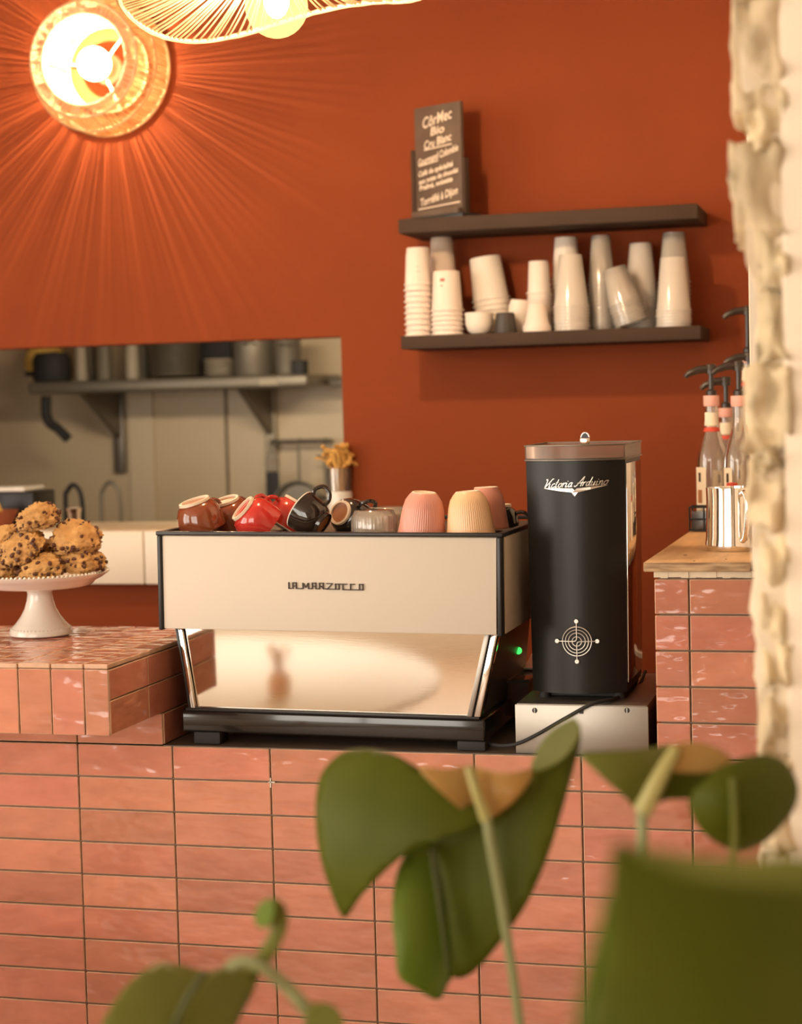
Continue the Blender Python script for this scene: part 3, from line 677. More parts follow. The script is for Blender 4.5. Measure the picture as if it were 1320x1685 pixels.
def cookie(label, pos, axis, r, h, seed):
    z = Vector(axis).normalized(); x = z.orthogonal().normalized(); y = z.cross(x); R = Matrix((x, y, z)).transposed().to_4x4()
    t = thing('cookie', label, 'cookie', pos, R.to_euler(), 'cookies on the cake stand')
    bm = bmesh.new(); bmesh.ops.create_icosphere(bm, subdivisions=5, radius=1)
    S = Vector((seed*3.7, seed*1.9, seed))
    def shape(p):
        d = .96+.14*noise.noise(p*1.6+S)+.13*noise.noise(p*4+S)+.16*abs(noise.noise(p*7+S))+.10*noise.noise(p*15+S)+.05*noise.noise(p*30+S)
        v = p*d; v.z = v.z*(.95 if v.z > 0 else .45); return Vector((v.x*r, v.y*r, v.z*h))
    for v in bm.verts: v.co = shape(v.co.normalized())
    me = bpy.data.meshes.new('cookie_dough'); bm.to_mesh(me); bm.free(); me.materials.append(MATS['cookie'])
    me.polygons.foreach_set('use_smooth', [True]*len(me.polygons)); obj('cookie_dough', me, t)
    rg = random.Random(seed); b = MB()
    for k in range(60):
        p = Vector((rg.gauss(0, 1), rg.gauss(0, 1), rg.uniform(-.35, 1))).normalized(); c = shape(p)*1.0
        s = rg.uniform(.0026, .0062); b.ball(c, s, 6, 0, rg.uniform(.7, 1.3), rg.uniform(.7, 1.3), rg.uniform(.7, 1.2))
    part('chocolate_chips', b, 'chocolate', t, smooth=0)['kind'] = 'stuff'
def ck(label, px, py, dy, axis, r, h, seed): cookie(label, at(px, py, Y=CSY+dy), axis, r, h, seed)
ck('cookie on the plate at the front, under the left cookies', 72, 936, -.05, (0, -.35, 1), .052, .030, 2)
ck('cookie at the right edge of the cake stand plate', 132, 926, -.005, (.15, -.25, 1), .050, .032, 3)
ck('cookie at the front left edge of the plate, cut by the frame', 4, 938, -.03, (0, -.3, 1), .050, .028, 4)
ck('cookie half hidden in the middle of the pile', 88, 908, .03, (.1, -.3, 1), .046, .028, 5)
ck('cookie leaning on the left side of the pile, face forward', 38, 902, -.045, (-.25, -.75, .75), .047, .030, 6)
ck('cookie behind the leaning left cookie', 4, 893, .02, (-.3, -.4, .9), .050, .030, 7)
ck('cookie leaning on the right side of the pile', 126, 888, .0, (.35, -.60, .80), .051, .030, 8)
ck('topmost cookie of the pile', 64, 857, -.005, (-.12, -.25, 1), .048, .036, 9)

# ================================================================== wall shelves
SY0 = 1.26
s1 = part('wall_shelf', MB().box(.361, 1.134, SY0, WY, 2.012, 2.049), 'shelf_brown', None, bevel=.002)
tag(s1, 'upper dark brown wall shelf carrying the chalkboard', 'shelf')
s2 = part('wall_shelf', MB().box(.360, 1.137, SY0, WY, 1.712, 1.746), 'shelf_brown', None, bevel=.002)
tag(s2, 'lower dark brown wall shelf crowded with takeaway cups', 'shelf')
# chalkboard in its stand
q = at(726, 350, Y=1.37)
cb = thing('chalkboard', 'small slate chalkboard with handwritten menu in a dark stand', 'chalkboard', (q.x, 1.375, 2.0495), (0, 0, math.radians(-29)))
part('stand_base', MB().box(-.105, .105, -.035, .04, 0, .014), 'black_metal', cb, bevel=.002)
part('stand_base_front', MB().box(-.085, .085, -.028, -.018, .014, .03), 'slate', cb, bevel=.002)
part('stand_post', MB().box(-.098, -.084, -.012, .010, .014, .196), 'shelf_brown', cb, bevel=.002)
part('stand_post', MB().box(.0825, .094, -.010, .010, .014, .158), 'shelf_brown', cb, bevel=.002)
sl = part('slate_board', MB().box(-.0835, .082, -.008, .004, .014, .305), 'slate', cb, bevel=.001)
for s, z, size, x, w in (('CôrMec', .268, .040, 0, .105), ('Bio', .238, .030, 0, .05), ('Cru Blanc', .209, .030, .0, .098), ('Gourmand Colombie', .172, .026, .0, .145),
                      ('Café de spécialité', .137, .019, -.01, .125), ('aux notes de chocolat', .118, .018, .0, .142), ('Praliné, noisette', .099, .018, -.01, .12), ('Torréfié à Dijon', .064, .028, .0, .135)):
    vs, fs = text_mesh(s, size, .12, .0006); ww = max(v[0] for v in vs)-min(v[0] for v in vs); cx = (max(v[0] for v in vs)+min(v[0] for v in vs))/2
    part('chalk_lettering', MB().add([((x_-cx)*w/ww+x, -.0088, z+y_+x_*.12) for x_, y_, _ in vs], fs), 'chalk', sl, smooth=0)['label'] = 'chalk writing ' + s
for x0, x1, z0, z1 in ((-.05, .05, .190, .196), (-.07, .0, .150, .158), (-.075, .075, .036, .043)):
    part('chalk_line', MB().add([(x0, -.0089, z0), (x1, -.0089, z1), (x1, -.0089, z1+.003), (x0, -.0089, z0+.003)], [(0, 1, 2, 3)]), 'chalk', sl, smooth=0)
# takeaway cups, each one an object
SH = 1.7462
CUPM = {}
ORD = 'lowest second third fourth fifth sixth seventh eighth ninth tenth eleventh twelfth thirteenth fourteenth'.split()
def cup_mesh(rb, rr, h, mat, n=22):
    k = (rb, rr, h, mat)
    if k not in CUPM:
        e = .0030 if 'plastic' not in mat else .0018
        CUPM[k] = MB().lathe([(rr-.001, .001), (rr+e, 0), (rr+e*1.3, .002), (rr+e, .0042), (rr-.0004, .0046), (rb, h-.001), (rb-.001, h), (rb-.003, h), (rb-.0032, h-.005), (0, h-.005)], n).mesh('takeaway_cup', mat, 50)
    return CUPM[k]
def stack(px, Y, count, rb, rr, h, step, mat, label, group, lean=(0, 0), z=SH, name='takeaway_cup', pr=None, jit=.001):
    q = at(px, 540, Y=Y); R = Matrix.Rotation(lean[0], 4, 'Y') @ Matrix.Rotation(lean[1], 4, 'X')
    lift = abs(math.sin(lean[0]))*rr+abs(math.sin(lean[1]))*rr
    for i in range(count):
        p = Vector((q.x, Y, z+lift+.0002)) + R @ Vector((random.uniform(-jit, jit), random.uniform(-jit, jit), i*step))
        o = obj(name, cup_mesh(rb, rr, h, mat), None, p, R.to_euler()); tag(o, (ORD[i] if i < count-1 else 'topmost') + ' ' + label, 'cup', group)
        last = o
    if pr:
        a0 = -PI/2-.35; B = MB()
        for (za, zb, da, db) in pr:
            ra = rr+(rb-rr)*za/h+.0004; rb2 = rr+(rb-rr)*zb/h+.0004
            B.lathe([(ra, za), (rb2, zb)], 5, None, 0, None, False, a0+da, a0+db)
        part('cup_print', B, 'cup_print', last)
    return last
stack(690, 1.325, 10, .0295, .0345, .098, .0149, 'paper_cup', 'cup in the leftmost paper stack on the lower shelf', 'paper cups of the leftmost stack', pr=[(.046, .0475, .15, .6), (.034, .0352, .0, .7)])
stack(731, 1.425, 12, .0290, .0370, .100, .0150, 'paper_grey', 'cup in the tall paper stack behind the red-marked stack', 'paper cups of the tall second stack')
stack(737, 1.315, 6, .0345, .0405, .104, .0125, 'paper_cup', 'cup in the short front stack with a tiny red mark', 'paper cups of the short front stack', pr=[(.076, .084, .1, .45), (.063, .067, .15, .28)])
stack(817, 1.42, 7, .0415, .0485, .115, .0145, 'paper_white', 'large cup in the leaning white stack behind the cream bowl', 'large cups of the leaning stack', lean=(-.13, 0))
stack(889, 1.375, 14, .0255, .0300, .085, .0078, 'paper_cup', 'cup in the narrow paper stack at mid shelf', 'small cups of the narrow stack')
stack(884, 1.300, 4, .0215, .0335, .058, .0042, 'paper_cup', 'tiny tapered cup in front of the narrow paper stack', 'tiny tapered cups')
stack(934, 1.43, 12, .0290, .0385, .112, .0125, 'paper_white', 'white cup in the tall stack behind the left frosted cups', 'white cups behind the clear cups')
stack(941, 1.315, 8, .0290, .0450, .135, .0085, 'frosted_plastic', 'frosted cup in the stack left of the slim clear one', 'frosted cups of the left plastic stack')
stack(992, 1.38, 12, .0245, .0350, .130, .0105, 'clear_plastic', 'clear cup in the tall slim plastic stack', 'clear cups of the tall slim stack')
stack(1040, 1.33, 7, .0300, .0440, .095, .0090, 'clear_plastic', 'clear cup in the plastic stack that leans left', 'clear cups of the leaning stack', lean=(-.30, 0))
stack(1057, 1.43, 11, .0290, .0420, .130, .0095, 'frosted_plastic', 'frosted cup in the tall stack behind the leaning clear one', 'frosted cups of the back stack')
stack(1111, 1.40, 12, .0280, .0410, .130, .0105, 'clear_plastic', 'clear cup in the rear stack at the right end', 'clear cups of the rear right stack')
stack(1109, 1.310, 6, .0315, .0435, .135, .0080, 'frosted_plastic', 'frosted cup in the front stack at the right end', 'frosted cups of the front right stack')
def bowl(px, Y, label, mat, prof, name, rib=None, tilt=0):
    q = at(px, 540, Y=Y); o = part(name, MB().lathe(prof, 40, None, 0, rib), mat, None, loc=(q.x, Y, SH+.0003+abs(math.sin(tilt))*.025), rot=(0, tilt, 0)); return tag(o, label, 'cup')
bowl(789, 1.305, 'round cream bowl cup standing under the leaning stack', 'paper_white', [(0, .001), (.020, 0), (.030, .008), (.036, .025), (.037, .055), (.0355, .055), (.034, .026), (.026, .008), (0, .004)], 'bowl_cup')
bowl(832, 1.300, 'dark brown fluted cup upside down beside the cream bowl', 'dark_cup', [(.029, 0), (.0295, .003), (.0235, .050), (.021, .052), (0, .052)], 'fluted_cup', lambda a, z: 1+.03*math.cos(12*a))
bowl(851, 1.375, 'pale cup tilted behind the dark fluted cup', 'paper_white', [(.031, 0), (.032, .003), (.028, .07), (.024, .085), (0, .086)], 'tilted_cup', None, .12)

# ================================================================== hatch ledge and what stands on it
lg = thing('serving_ledge', 'cream-fronted ledge of the serving hatch in the orange wall', 'ledge', (0, 0, 0))
part('ledge_top', MB().box(-1.75, .122, 1.432, 1.80, 1.214, 1.232), 'ledge_top', lg, bevel=.003)
x = .122
for w in (.58, .70, .60):
    part('front_panel', MB().box(x-w+.004, x, 1.425, 1.499, 1.078, 1.2285), 'ledge_cream', lg, bevel=.003); x -= w
LZ = 1.2322
def put(px, Y, z=LZ): q = at(px, 850, Y=Y); return (q.x, Y, z)
t = thing('dried_flower_jar', 'glass jar of dried orange seed stalks on the hatch ledge', 'jar', put(560, 1.475))
part('glass_jar', MB().lathe([(.034, .10), (.036, .165), (.0345, .165), (.033, .102)], 28), 'glass', t)
part('jar_base', MB().lathe([(0, 0), (.030, 0), (.032, .004), (.036, .095), (.034, .10), (0, .10)], 28), 'porcelain', t)
for i in range(26):
    a = random.uniform(0, 2*PI); s = random.uniform(.01, .042); hh = random.uniform(.17, .235)
    c0 = Vector((random.uniform(-.015, .015), random.uniform(-.015, .015), .102)); c3 = Vector((s*math.cos(a)*1.1, s*math.sin(a), hh))
    P = spline([c0, c0*.5+Vector((s*.9*math.cos(a+1.2), s*.9*math.sin(a+1.2), .15)), c3, c3+Vector((random.uniform(-.014, .014), random.uniform(-.01, .01), random.uniform(-.02, .012)))], 4)
    part('dried_stalk', MB().tube(P, [.002+.0035*min(1, k/5) for k in range(len(P))], 6), 'dried_stick', t)
P = [Vector((-.02, -.01, .175)), Vector((-.045, -.015, .192)), Vector((-.062, -.02, .194))]
part('dried_stalk', MB().tube(P, .003, 6), 'dried_stick', t)
t = thing('steel_jigger', 'small steel measuring cup on the hatch ledge behind the cookies', 'jigger', put(122, 1.47))
part('cup_body', MB().lathe([(0, 0), (.017, 0), (.016, .004), (.020, .05), (.0235, .062), (.022, .062), (.018, .05), (0, .01)], 28), 'chrome', t)
t = thing('black_box', 'black appliance box with a white board lying on it on the ledge', 'box', put(50, 1.66))
part('box_body', MB().box(-.09, .042, -.06, .09, 0, .105), 'black_satin', t, bevel=.006)
tag(part('white_board', MB().box(-.14, .015, -.07, .08, .1055, .120), 'porcelain', None, bevel=.005, loc=put(50, 1.66), rot=(0, 0, .05)), 'white board resting on the black appliance box', 'board')
t = thing('red_bowl', 'dark red bowl at the left end of the ledge', 'bowl', put(-12, 1.50))
part('bowl_body', MB().lathe([(0, 0), (.045, 0), (.050, .004), (.076, .055), (.072, .055), (.047, .008), (0, .006)], 40), 'terracotta', t)
for k in range(6):
    o = part('yellow_wedge', MB().prism([(-.012, 0), (.012, 0), (.004, .075), (-.006, .075)], -.008, .008), 'fry_yellow', None, bevel=.002, loc=Vector(put(-12, 1.50))+Vector((-.035+.014*k, random.uniform(-.02, .02), .0105)), rot=(random.uniform(-.15, .15), random.uniform(-.35, .1), random.random()))
    tag(o, 'yellow wedge standing in the dark red bowl', 'food', 'yellow wedges in the red bowl')

# ------------------------------------------------------------------ kitchen shelf and tools
KY, KZ = 2.86, 1.687
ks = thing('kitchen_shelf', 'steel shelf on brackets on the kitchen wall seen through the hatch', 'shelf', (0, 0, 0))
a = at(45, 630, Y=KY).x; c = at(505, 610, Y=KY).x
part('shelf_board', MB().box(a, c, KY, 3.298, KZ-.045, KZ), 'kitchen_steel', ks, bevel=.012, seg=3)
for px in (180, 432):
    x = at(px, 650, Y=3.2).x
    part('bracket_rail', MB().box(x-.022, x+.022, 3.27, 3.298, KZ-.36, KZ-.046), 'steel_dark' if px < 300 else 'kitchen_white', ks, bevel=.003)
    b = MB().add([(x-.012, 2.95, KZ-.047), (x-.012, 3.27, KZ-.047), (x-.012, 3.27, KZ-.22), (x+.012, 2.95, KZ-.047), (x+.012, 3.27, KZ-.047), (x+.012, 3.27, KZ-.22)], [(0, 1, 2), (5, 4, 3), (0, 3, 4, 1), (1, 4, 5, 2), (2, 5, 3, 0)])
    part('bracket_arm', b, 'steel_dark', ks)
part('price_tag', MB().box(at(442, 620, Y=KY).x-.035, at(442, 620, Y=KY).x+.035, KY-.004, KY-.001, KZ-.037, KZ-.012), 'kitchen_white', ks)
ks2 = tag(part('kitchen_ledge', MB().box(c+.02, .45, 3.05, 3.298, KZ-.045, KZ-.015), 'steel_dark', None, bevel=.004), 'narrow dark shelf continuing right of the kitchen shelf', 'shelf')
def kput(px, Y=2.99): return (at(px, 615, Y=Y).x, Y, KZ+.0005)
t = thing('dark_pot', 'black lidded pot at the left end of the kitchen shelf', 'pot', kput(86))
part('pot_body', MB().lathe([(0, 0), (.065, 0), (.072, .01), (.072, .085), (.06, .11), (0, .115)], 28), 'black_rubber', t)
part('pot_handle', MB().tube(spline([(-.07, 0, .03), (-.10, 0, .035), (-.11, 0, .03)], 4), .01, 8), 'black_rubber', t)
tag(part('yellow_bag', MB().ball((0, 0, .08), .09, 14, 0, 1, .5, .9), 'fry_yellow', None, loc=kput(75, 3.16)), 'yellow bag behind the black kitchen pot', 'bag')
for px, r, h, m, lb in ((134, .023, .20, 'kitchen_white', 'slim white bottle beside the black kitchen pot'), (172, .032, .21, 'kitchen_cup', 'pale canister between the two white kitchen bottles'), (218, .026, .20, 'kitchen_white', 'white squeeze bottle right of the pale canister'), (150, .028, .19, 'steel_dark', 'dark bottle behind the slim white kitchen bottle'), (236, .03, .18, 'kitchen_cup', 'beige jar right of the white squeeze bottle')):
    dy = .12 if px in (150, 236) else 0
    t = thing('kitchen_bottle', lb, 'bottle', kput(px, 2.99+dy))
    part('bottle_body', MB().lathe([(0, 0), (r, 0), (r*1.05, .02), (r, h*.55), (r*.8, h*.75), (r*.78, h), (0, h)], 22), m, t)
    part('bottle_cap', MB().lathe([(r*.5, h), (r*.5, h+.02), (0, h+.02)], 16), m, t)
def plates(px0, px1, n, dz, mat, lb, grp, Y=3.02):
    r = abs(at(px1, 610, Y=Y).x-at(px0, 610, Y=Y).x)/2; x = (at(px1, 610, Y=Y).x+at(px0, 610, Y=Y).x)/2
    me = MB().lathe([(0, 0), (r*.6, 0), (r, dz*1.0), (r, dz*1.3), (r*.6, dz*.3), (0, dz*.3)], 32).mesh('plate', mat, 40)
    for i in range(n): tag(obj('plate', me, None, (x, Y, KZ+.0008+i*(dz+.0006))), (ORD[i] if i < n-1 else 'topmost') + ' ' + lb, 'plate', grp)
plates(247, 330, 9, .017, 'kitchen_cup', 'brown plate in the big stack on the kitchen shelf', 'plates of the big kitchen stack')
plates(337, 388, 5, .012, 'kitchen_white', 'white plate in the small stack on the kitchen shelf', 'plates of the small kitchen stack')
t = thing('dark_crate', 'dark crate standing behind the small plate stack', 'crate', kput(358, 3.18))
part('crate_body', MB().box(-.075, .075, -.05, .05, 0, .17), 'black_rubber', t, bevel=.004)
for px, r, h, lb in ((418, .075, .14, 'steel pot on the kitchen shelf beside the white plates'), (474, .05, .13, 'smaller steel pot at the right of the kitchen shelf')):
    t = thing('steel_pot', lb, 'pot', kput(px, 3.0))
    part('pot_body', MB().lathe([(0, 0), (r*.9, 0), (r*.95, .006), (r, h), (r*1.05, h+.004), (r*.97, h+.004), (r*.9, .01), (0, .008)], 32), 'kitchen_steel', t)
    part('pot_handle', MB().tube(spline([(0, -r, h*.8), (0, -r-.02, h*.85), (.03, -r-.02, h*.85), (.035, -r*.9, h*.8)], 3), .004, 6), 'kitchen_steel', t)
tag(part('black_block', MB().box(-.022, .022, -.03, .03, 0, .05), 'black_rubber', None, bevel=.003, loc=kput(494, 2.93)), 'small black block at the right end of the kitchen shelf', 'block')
# hanging tool rail
x0, x1 = at(445, 728, Y=3.22).x, at(545, 725, Y=3.22).x; zr = at(490, 727, Y=3.22).z
hr = thing('tool_rail', 'dark rail with hooks on the kitchen wall', 'rail', (0, 0, 0))
part('bar', MB().tube([(x0, 3.22, zr), (x1, 3.22, zr)], .009, 8), 'steel_dark', hr)
for x in (x0+.02, x1-.02): part('rail_stand', MB().tube([(x, 3.22, zr), (x, 3.299, zr)], .006, 6), 'steel_dark', hr)
def hang(px, lb, name, fn):
    x = at(px, 740, Y=3.21).x; t = thing(name, lb, 'utensil', (x, 3.19, zr-.012)); part('hook', MB().tube(spline([(0, .03, .02), (0, .01, .022), (0, 0, 0), (0, 0, -.03)], 4), .003, 6), 'steel_dark', t); fn(t)
def f_grater(t):
    part('loop_handle', MB().tube(spline([(-.022, 0, -.10), (-.024, 0, -.05), (0, 0, -.02), (.024, 0, -.05), (.022, 0, -.10)], 5), .003, 6), 'steel_dark', t)
    part('blade', MB().box(-.026, .026, -.004, .004, -.28, -.10), 'black_rubber', t, bevel=.002)
def f_ladle(t):
    part('shaft', MB().tube([(0, 0, -.02), (.004, 0, -.18)], .006, 8), 'kitchen_steel', t)
    part('crossbar', MB().tube([(-.03, 0, -.045), (.02, 0, -.05)], .006, 8), 'steel_dark', t)
    part('bowl', MB().lathe([(0, -.02), (.03, -.014), (.045, .0), (.043, .0), (0, -.016)], 20, Matrix.Translation((.004, -.02, -.19))), 'kitchen_steel', t)
def f_pan(t):
    part('handle', MB().tube([(0, 0, -.02), (0, 0, -.14)], .006, 8), 'kitchen_steel', t)
    part('pan_body', MB().lathe([(0, 0), (.085, 0), (.10, .03), (.103, .03), (.088, -.004), (0, -.004)], 36, Matrix.Translation((0, 0, -.235)) @ Matrix.Rotation(PI/2, 4, 'X')), 'kitchen_steel', t)
hang(450, 'black flat grater hanging from the kitchen rail', 'hanging_grater', f_grater)
hang(494, 'steel pan hanging from the kitchen rail', 'hanging_pan', f_pan)
hang(536, 'steel ladle hanging beside the pan', 'hanging_ladle', f_ladle)
# cleaver shape under the shelf, tap on the ledge
t = thing('kitchen_hose', 'dark spray hose hanging below the left end of the kitchen shelf', 'hose', at(75, 655, Y=2.95))
P = [at(x, y, Y=2.95)-at(75, 655, Y=2.95) for x, y in ((76, 652), (76, 680), (82, 696), (96, 706), (112, 722))]
part('hose_body', MB().tube(spline(P, 5), .019, 10), 'black_rubber', t)
for px, m, lb, w in ((123, 'black_metal', 'black arched tap rising behind the hatch ledge', 15), (184, 'kitchen_steel', 'steel arch built in as the reflection of the black tap', 17)):  # the second arch is modelled to stand in for a reflection
    Yt = 2.15 if m == 'black_metal' else 2.6
    q = at(px, 862, Y=Yt); t = thing('kitchen_tap', lb, 'tap', (q.x, Yt, .9))
    zt = at(px, 798 if m == 'black_metal' else 793, Y=Yt).z-.9; r = w/FPX*(Yt+3.9)
    P = spline([(-r, 0, 0), (-r, 0, zt-r*2.2), (-r*.75, 0, zt-r*.7), (0, 0, zt), (r*.75, 0, zt-r*.7), (r, 0, zt-r*2.2), (r, 0, zt-r*4)], 5)
    part('spout', MB().tube(P, .0085 if m == 'black_metal' else .008, 8), m, t); part('tap_base', MB().lathe([(0, 0), (.025, 0), (.022, .03), (0, .03)], 16, Matrix.Translation((-r, 0, 0))), m, t)
tag(part('kitchen_counter', MB().box(-2.0, .88, 1.95, 3.29, 0, .9), 'kitchen_steel', None, bevel=.005), 'steel kitchen counter behind the hatch', 'counter')

# ================================================================== syrup bottles, caddy, pitcher on the board
BZ = 1.2663
def syrup_bottle(px, Y, label, spout=(-1, -.15), H=.30, base=BZ, r=.036, la=(3.3, 4.4), dz=0, neck=True, stem=.055):
    q = at(px, 800, Y=Y); t = thing('syrup_bottle', label, 'bottle', (q.x, Y, base), (0, 0, 0), 'syrup bottles with pumps')
    g = [(0, .002), (r*.9, 0), (r, .006), (r, H*.50), (r*.97, H*.55), (r*.78, H*.64), (r*.50, H*.74), (r*.42, H*.82), (r*.40, H*.97), (r*.44, H)]
    part('glass', MB().lathe(g, 32), 'bottle_glass', t)
    part('syrup', MB().lathe([(0, .004), (r*.88, .005), (r*.9, H*.16), (0, H*.16)], 24), 'smoke_plastic', t)
    part('paper_label', MB().lathe([(r+.0006, H*.12), (r+.0006, H*.47)], 10, None, 0, None, False, *la), 'label_cream', t)
    am = (la[0]+la[1])/2
    part('label_picture', MB().lathe([(r+.001, H*.20), (r+.001, H*.30)], 6, None, 0, None, False, am-.15, am+.25), 'label_leaf', t)
    part('label_letter', MB().lathe([(r+.001, H*.36), (r+.001, H*.43)], 4, None, 0, None, False, am-.05, am+.16), 'shelf_brown', t)
    if neck:
        part('neck_label', MB().lathe([(r*.47, H*.765), (r*.43, H*.83), (r*.43, H*.88)], 24), 'label_cream', t)
        part('neck_band', MB().lathe([(r*.53, H*.735), (r*.46, H*.775)], 24), 'label_red', t)
    part('cap_collar', MB().lathe([(r*.46, H*.925), (r*.50, H*.935), (r*.50, H*1.005), (0, H*1.01)], 24), 'label_pink', t)
    pm = part('pump', MB().tube([(0, 0, H), (0, 0, H+stem)], .0055, 8).lathe([(.012, H), (.012, H+.012), (.007, H+.016), (0, H+.016)], 14), 'pump_black', t)
    s = Vector((spout[0], spout[1], 0)).normalized(); z = H+stem+.006
    part('pump_spout', MB().lathe([(0, z-.010), (.011, z-.010), (.012, z+.008), (.009, z+.012), (0, z+.012)], 14).tube([Vector((0, 0, z+.002)), s*.028+Vector((0, 0, z)), s*.05+Vector((0, 0, z-.008)), s*.058+Vector((0, 0, z-.016))], [.009, .009, .007, .005], 8), 'pump_black', pm)
syrup_bottle(1173, .84, 'syrup bottle with a red and white neck band, foremost left', (-1, -.1), .302)
syrup_bottle(1197, 1.02, 'syrup bottle hidden behind the foremost left one', (-1, -.1), .272, la=(3.6, 4.9), stem=.058)
syrup_bottle(1218, .80, 'syrup bottle standing right of the red-banded one', (-1, -.1), .300, la=(3.5, 4.3), neck=False, stem=.062)
syrup_bottle(1236, .98, 'syrup bottle at the plaster wall, behind the others', (-1, -.1), .30, stem=.085, la=(3.4, 4.4))
rs = at(1262, 800, Y=1.25)
tag(part('wooden_riser', MB().box(1.2, 1.349, 1.16, 1.36, BZ, BZ+.105), 'wood_plank', None, bevel=.003), 'low wooden riser lifting the rear syrup bottle', 'riser')
syrup_bottle(1234, 1.25, 'syrup bottle raised at the back, only its pump showing', (-1, -.05), .30, base=BZ+.1052, stem=.10, r=.034)
t = thing('wire_caddy', 'small black wire caddy beside the syrup bottles', 'caddy', (1.178, .775, BZ))
for z in (.004, .028, .055): part('wire_ring', MB().tube([(-.02, -.03, z), (.045, -.03, z), (.045, .03, z), (-.02, .03, z)], .0018, 6, loop=True), 'black_metal', t)
for x, y in ((-.02, -.03), (.045, -.03), (.045, .03), (-.02, .03), (.012, -.03)): part('wire_post', MB().tube([(x, y, .002), (x, y, .056)], .0018, 6), 'black_metal', t)
part('dark_insert', MB().box(-.016, .041, -.026, .026, .0015, .046), 'dark_smoke', t)
t = thing('milk_pitcher', 'polished steel milk pitcher standing on the wooden board', 'pitcher', (*at(1207, 905, Z=BZ)[:2], BZ))
part('pitcher_body', MB().lathe([(0, .002), (.050, 0), (.0545, .006), (.0545, .012), (.0525, .03), (.0505, .10), (.0515, .1235), (.0502, .1235), (.049, .10), (.051, .02), (0, .006)], 56), 'chrome', t)
hx = Vector((.42, -.91, 0)).normalized()
P = spline([hx*.051+Vector((0, 0, .112)), hx*.068+Vector((0, 0, .115)), hx*.082+Vector((0, 0, .10)), hx*.080+Vector((0, 0, .06)), hx*.068+Vector((0, 0, .03)), hx*.054+Vector((0, 0, .022))], 5)
part('handle', MB().tube(P, .0055, 10), 'chrome', t)
t = thing('sauce_bottle', 'small sauce bottle with a red cap behind the pitcher', 'bottle', (*at(1205, 800, Y=.62)[:2], BZ))
part('bottle_body', MB().lathe([(0, 0), (.022, 0), (.022, .08), (.011, .0995), (0, .0995)], 20), 'label_cream', t)
part('cap', MB().lathe([(.011, .0995), (.012, .1), (.012, .114), (0, .116)], 16), 'label_red', t)

# ================================================================== lamps
q = at(138, 98, Y=1.335); AX, AZ = q.x, q.z
la = thing('raffia_wall_lamp', 'round raffia ring lamp glowing on the orange wall', 'lamp', (AX, WY, AZ))
# local: y from 0 (wall) to -.165 (front)
yF, yB = -.165, -.006
def ringtube(r, y, t=.0042): return MB().tube(circ((0, y, 0), r, 64), t, 6, loop=True)
for r, y in ((.126, yF), (.158, yF-.004), (.186, -.10), (.186, yB), (.121, yB)): part('frame_ring', ringtube(r, y), 'raffia', la)
def strands(sec, n, w, t_, jit, mat, parent, nm):
    B = MB()
    for i in range(n):
        a = 2*PI*i/n+random.uniform(-jit, jit); ww = w*random.uniform(.6, 1.25)
        ca, sa = math.cos(a), math.sin(a); pts = [Vector((r*ca, y, r*sa)) for r, y in sec]; tg = Vector((-sa, 0, ca))*ww/2
        no = []
        for k in range(len(pts)):
            d = pts[min(k+1, len(pts)-1)]-pts[max(k-1, 0)]; no.append(d.cross(tg).normalized()*t_)
        base = len(B.v)
        for p, nn in zip(pts, no): B.v += [tuple(p-tg), tuple(p+tg), tuple(p+tg+nn), tuple(p-tg+nn)]
        for k in range(len(pts)-1):
            for e in range(4): B.f.append((base+4*k+e, base+4*k+(e+1) % 4, base+4*k+4+(e+1) % 4, base+4*k+4+e)); B.m.append(0)
    o = part(nm, B, mat, parent, smooth=0); o['kind'] = 'stuff'; return o
strands([(.121, yB), (.126, yF)], 120, .0020, .0014, .006, 'raffia', la, 'inner_raffia_weave')
strands([(.126, yF), (.142, yF-.008), (.158, yF-.004), (.176, -.13), (.186, -.10), (.188, -.06), (.186, yB)], 150, .0040, .0018, .008, 'raffia', la, 'outer_raffia_weave')
for a in (.9, .9+PI*2/3, .9+PI*4/3): part('spoke', MB().tube([(0, -.05, 0), (.122*math.cos(a), -.037, .122*math.sin(a))], .0035, 6), 'lamp_metal', la)
part('socket', MB().lathe([(0, 0), (.024, 0), (.024, .045), (.033, .048), (.034, .058), (.030, .062), (0, .062)], 28, Matrix.Rotation(PI/2, 4, 'X')), 'lamp_metal', la)
part('wall_rose', MB().lathe([(0, 0), (.045, 0), (.043, .012), (0, .014)], 28, Matrix.Rotation(PI/2, 4, 'X')), 'lamp_metal', la)
part('bulb', MB().ball((0, -.098, 0), .0475, 32), 'sconce_glass', la, smooth=80)
part('bulb_filament', MB().ball((0, -.098, 0), .0035, 10), 'filament', la, smooth=80)
# pendant with a wavy woven brim above the counter
PC = at(455, 10, d=3.6)
pd = thing('raffia_pendant_lamp', 'wide wavy raffia pendant lamp with a bare globe bulb', 'lamp', (PC.x, PC.y, PC.z))
RTh = _rt; FWh = Vector((-math.sin(YAW), math.cos(YAW), 0))
zr0 = (10+10)/833+.0
def brim(th, r, R=.309):
    f = r/R; h = zr0-(.022*math.cos(3*(th-math.radians(130)))-.030*math.cos(th))*f**1.5
    top = .10*max(0, 1-f)**1.3
    return RTh*(r*math.cos(th))+FWh*(r*math.sin(th))+Vector((0, 0, h+top))
B = MB(); n = 128
for i in range(n):
    th = 2*PI*i/n+random.uniform(-.016, .016); dt = random.uniform(-.02, .02); B.tube([brim(th+dt*k/7, .035+.274*k/7) for k in range(8)], random.uniform(.0018, .0030), 4)
part('brim_raffia_weave', B, 'raffia', pd, smooth=0)['kind'] = 'stuff'
part('brim_edge', MB().tube([brim(2*PI*i/96, .309) for i in range(96)], [.0045+.002*random.random() for _ in range(96)], 6, loop=True), 'raffia', pd)
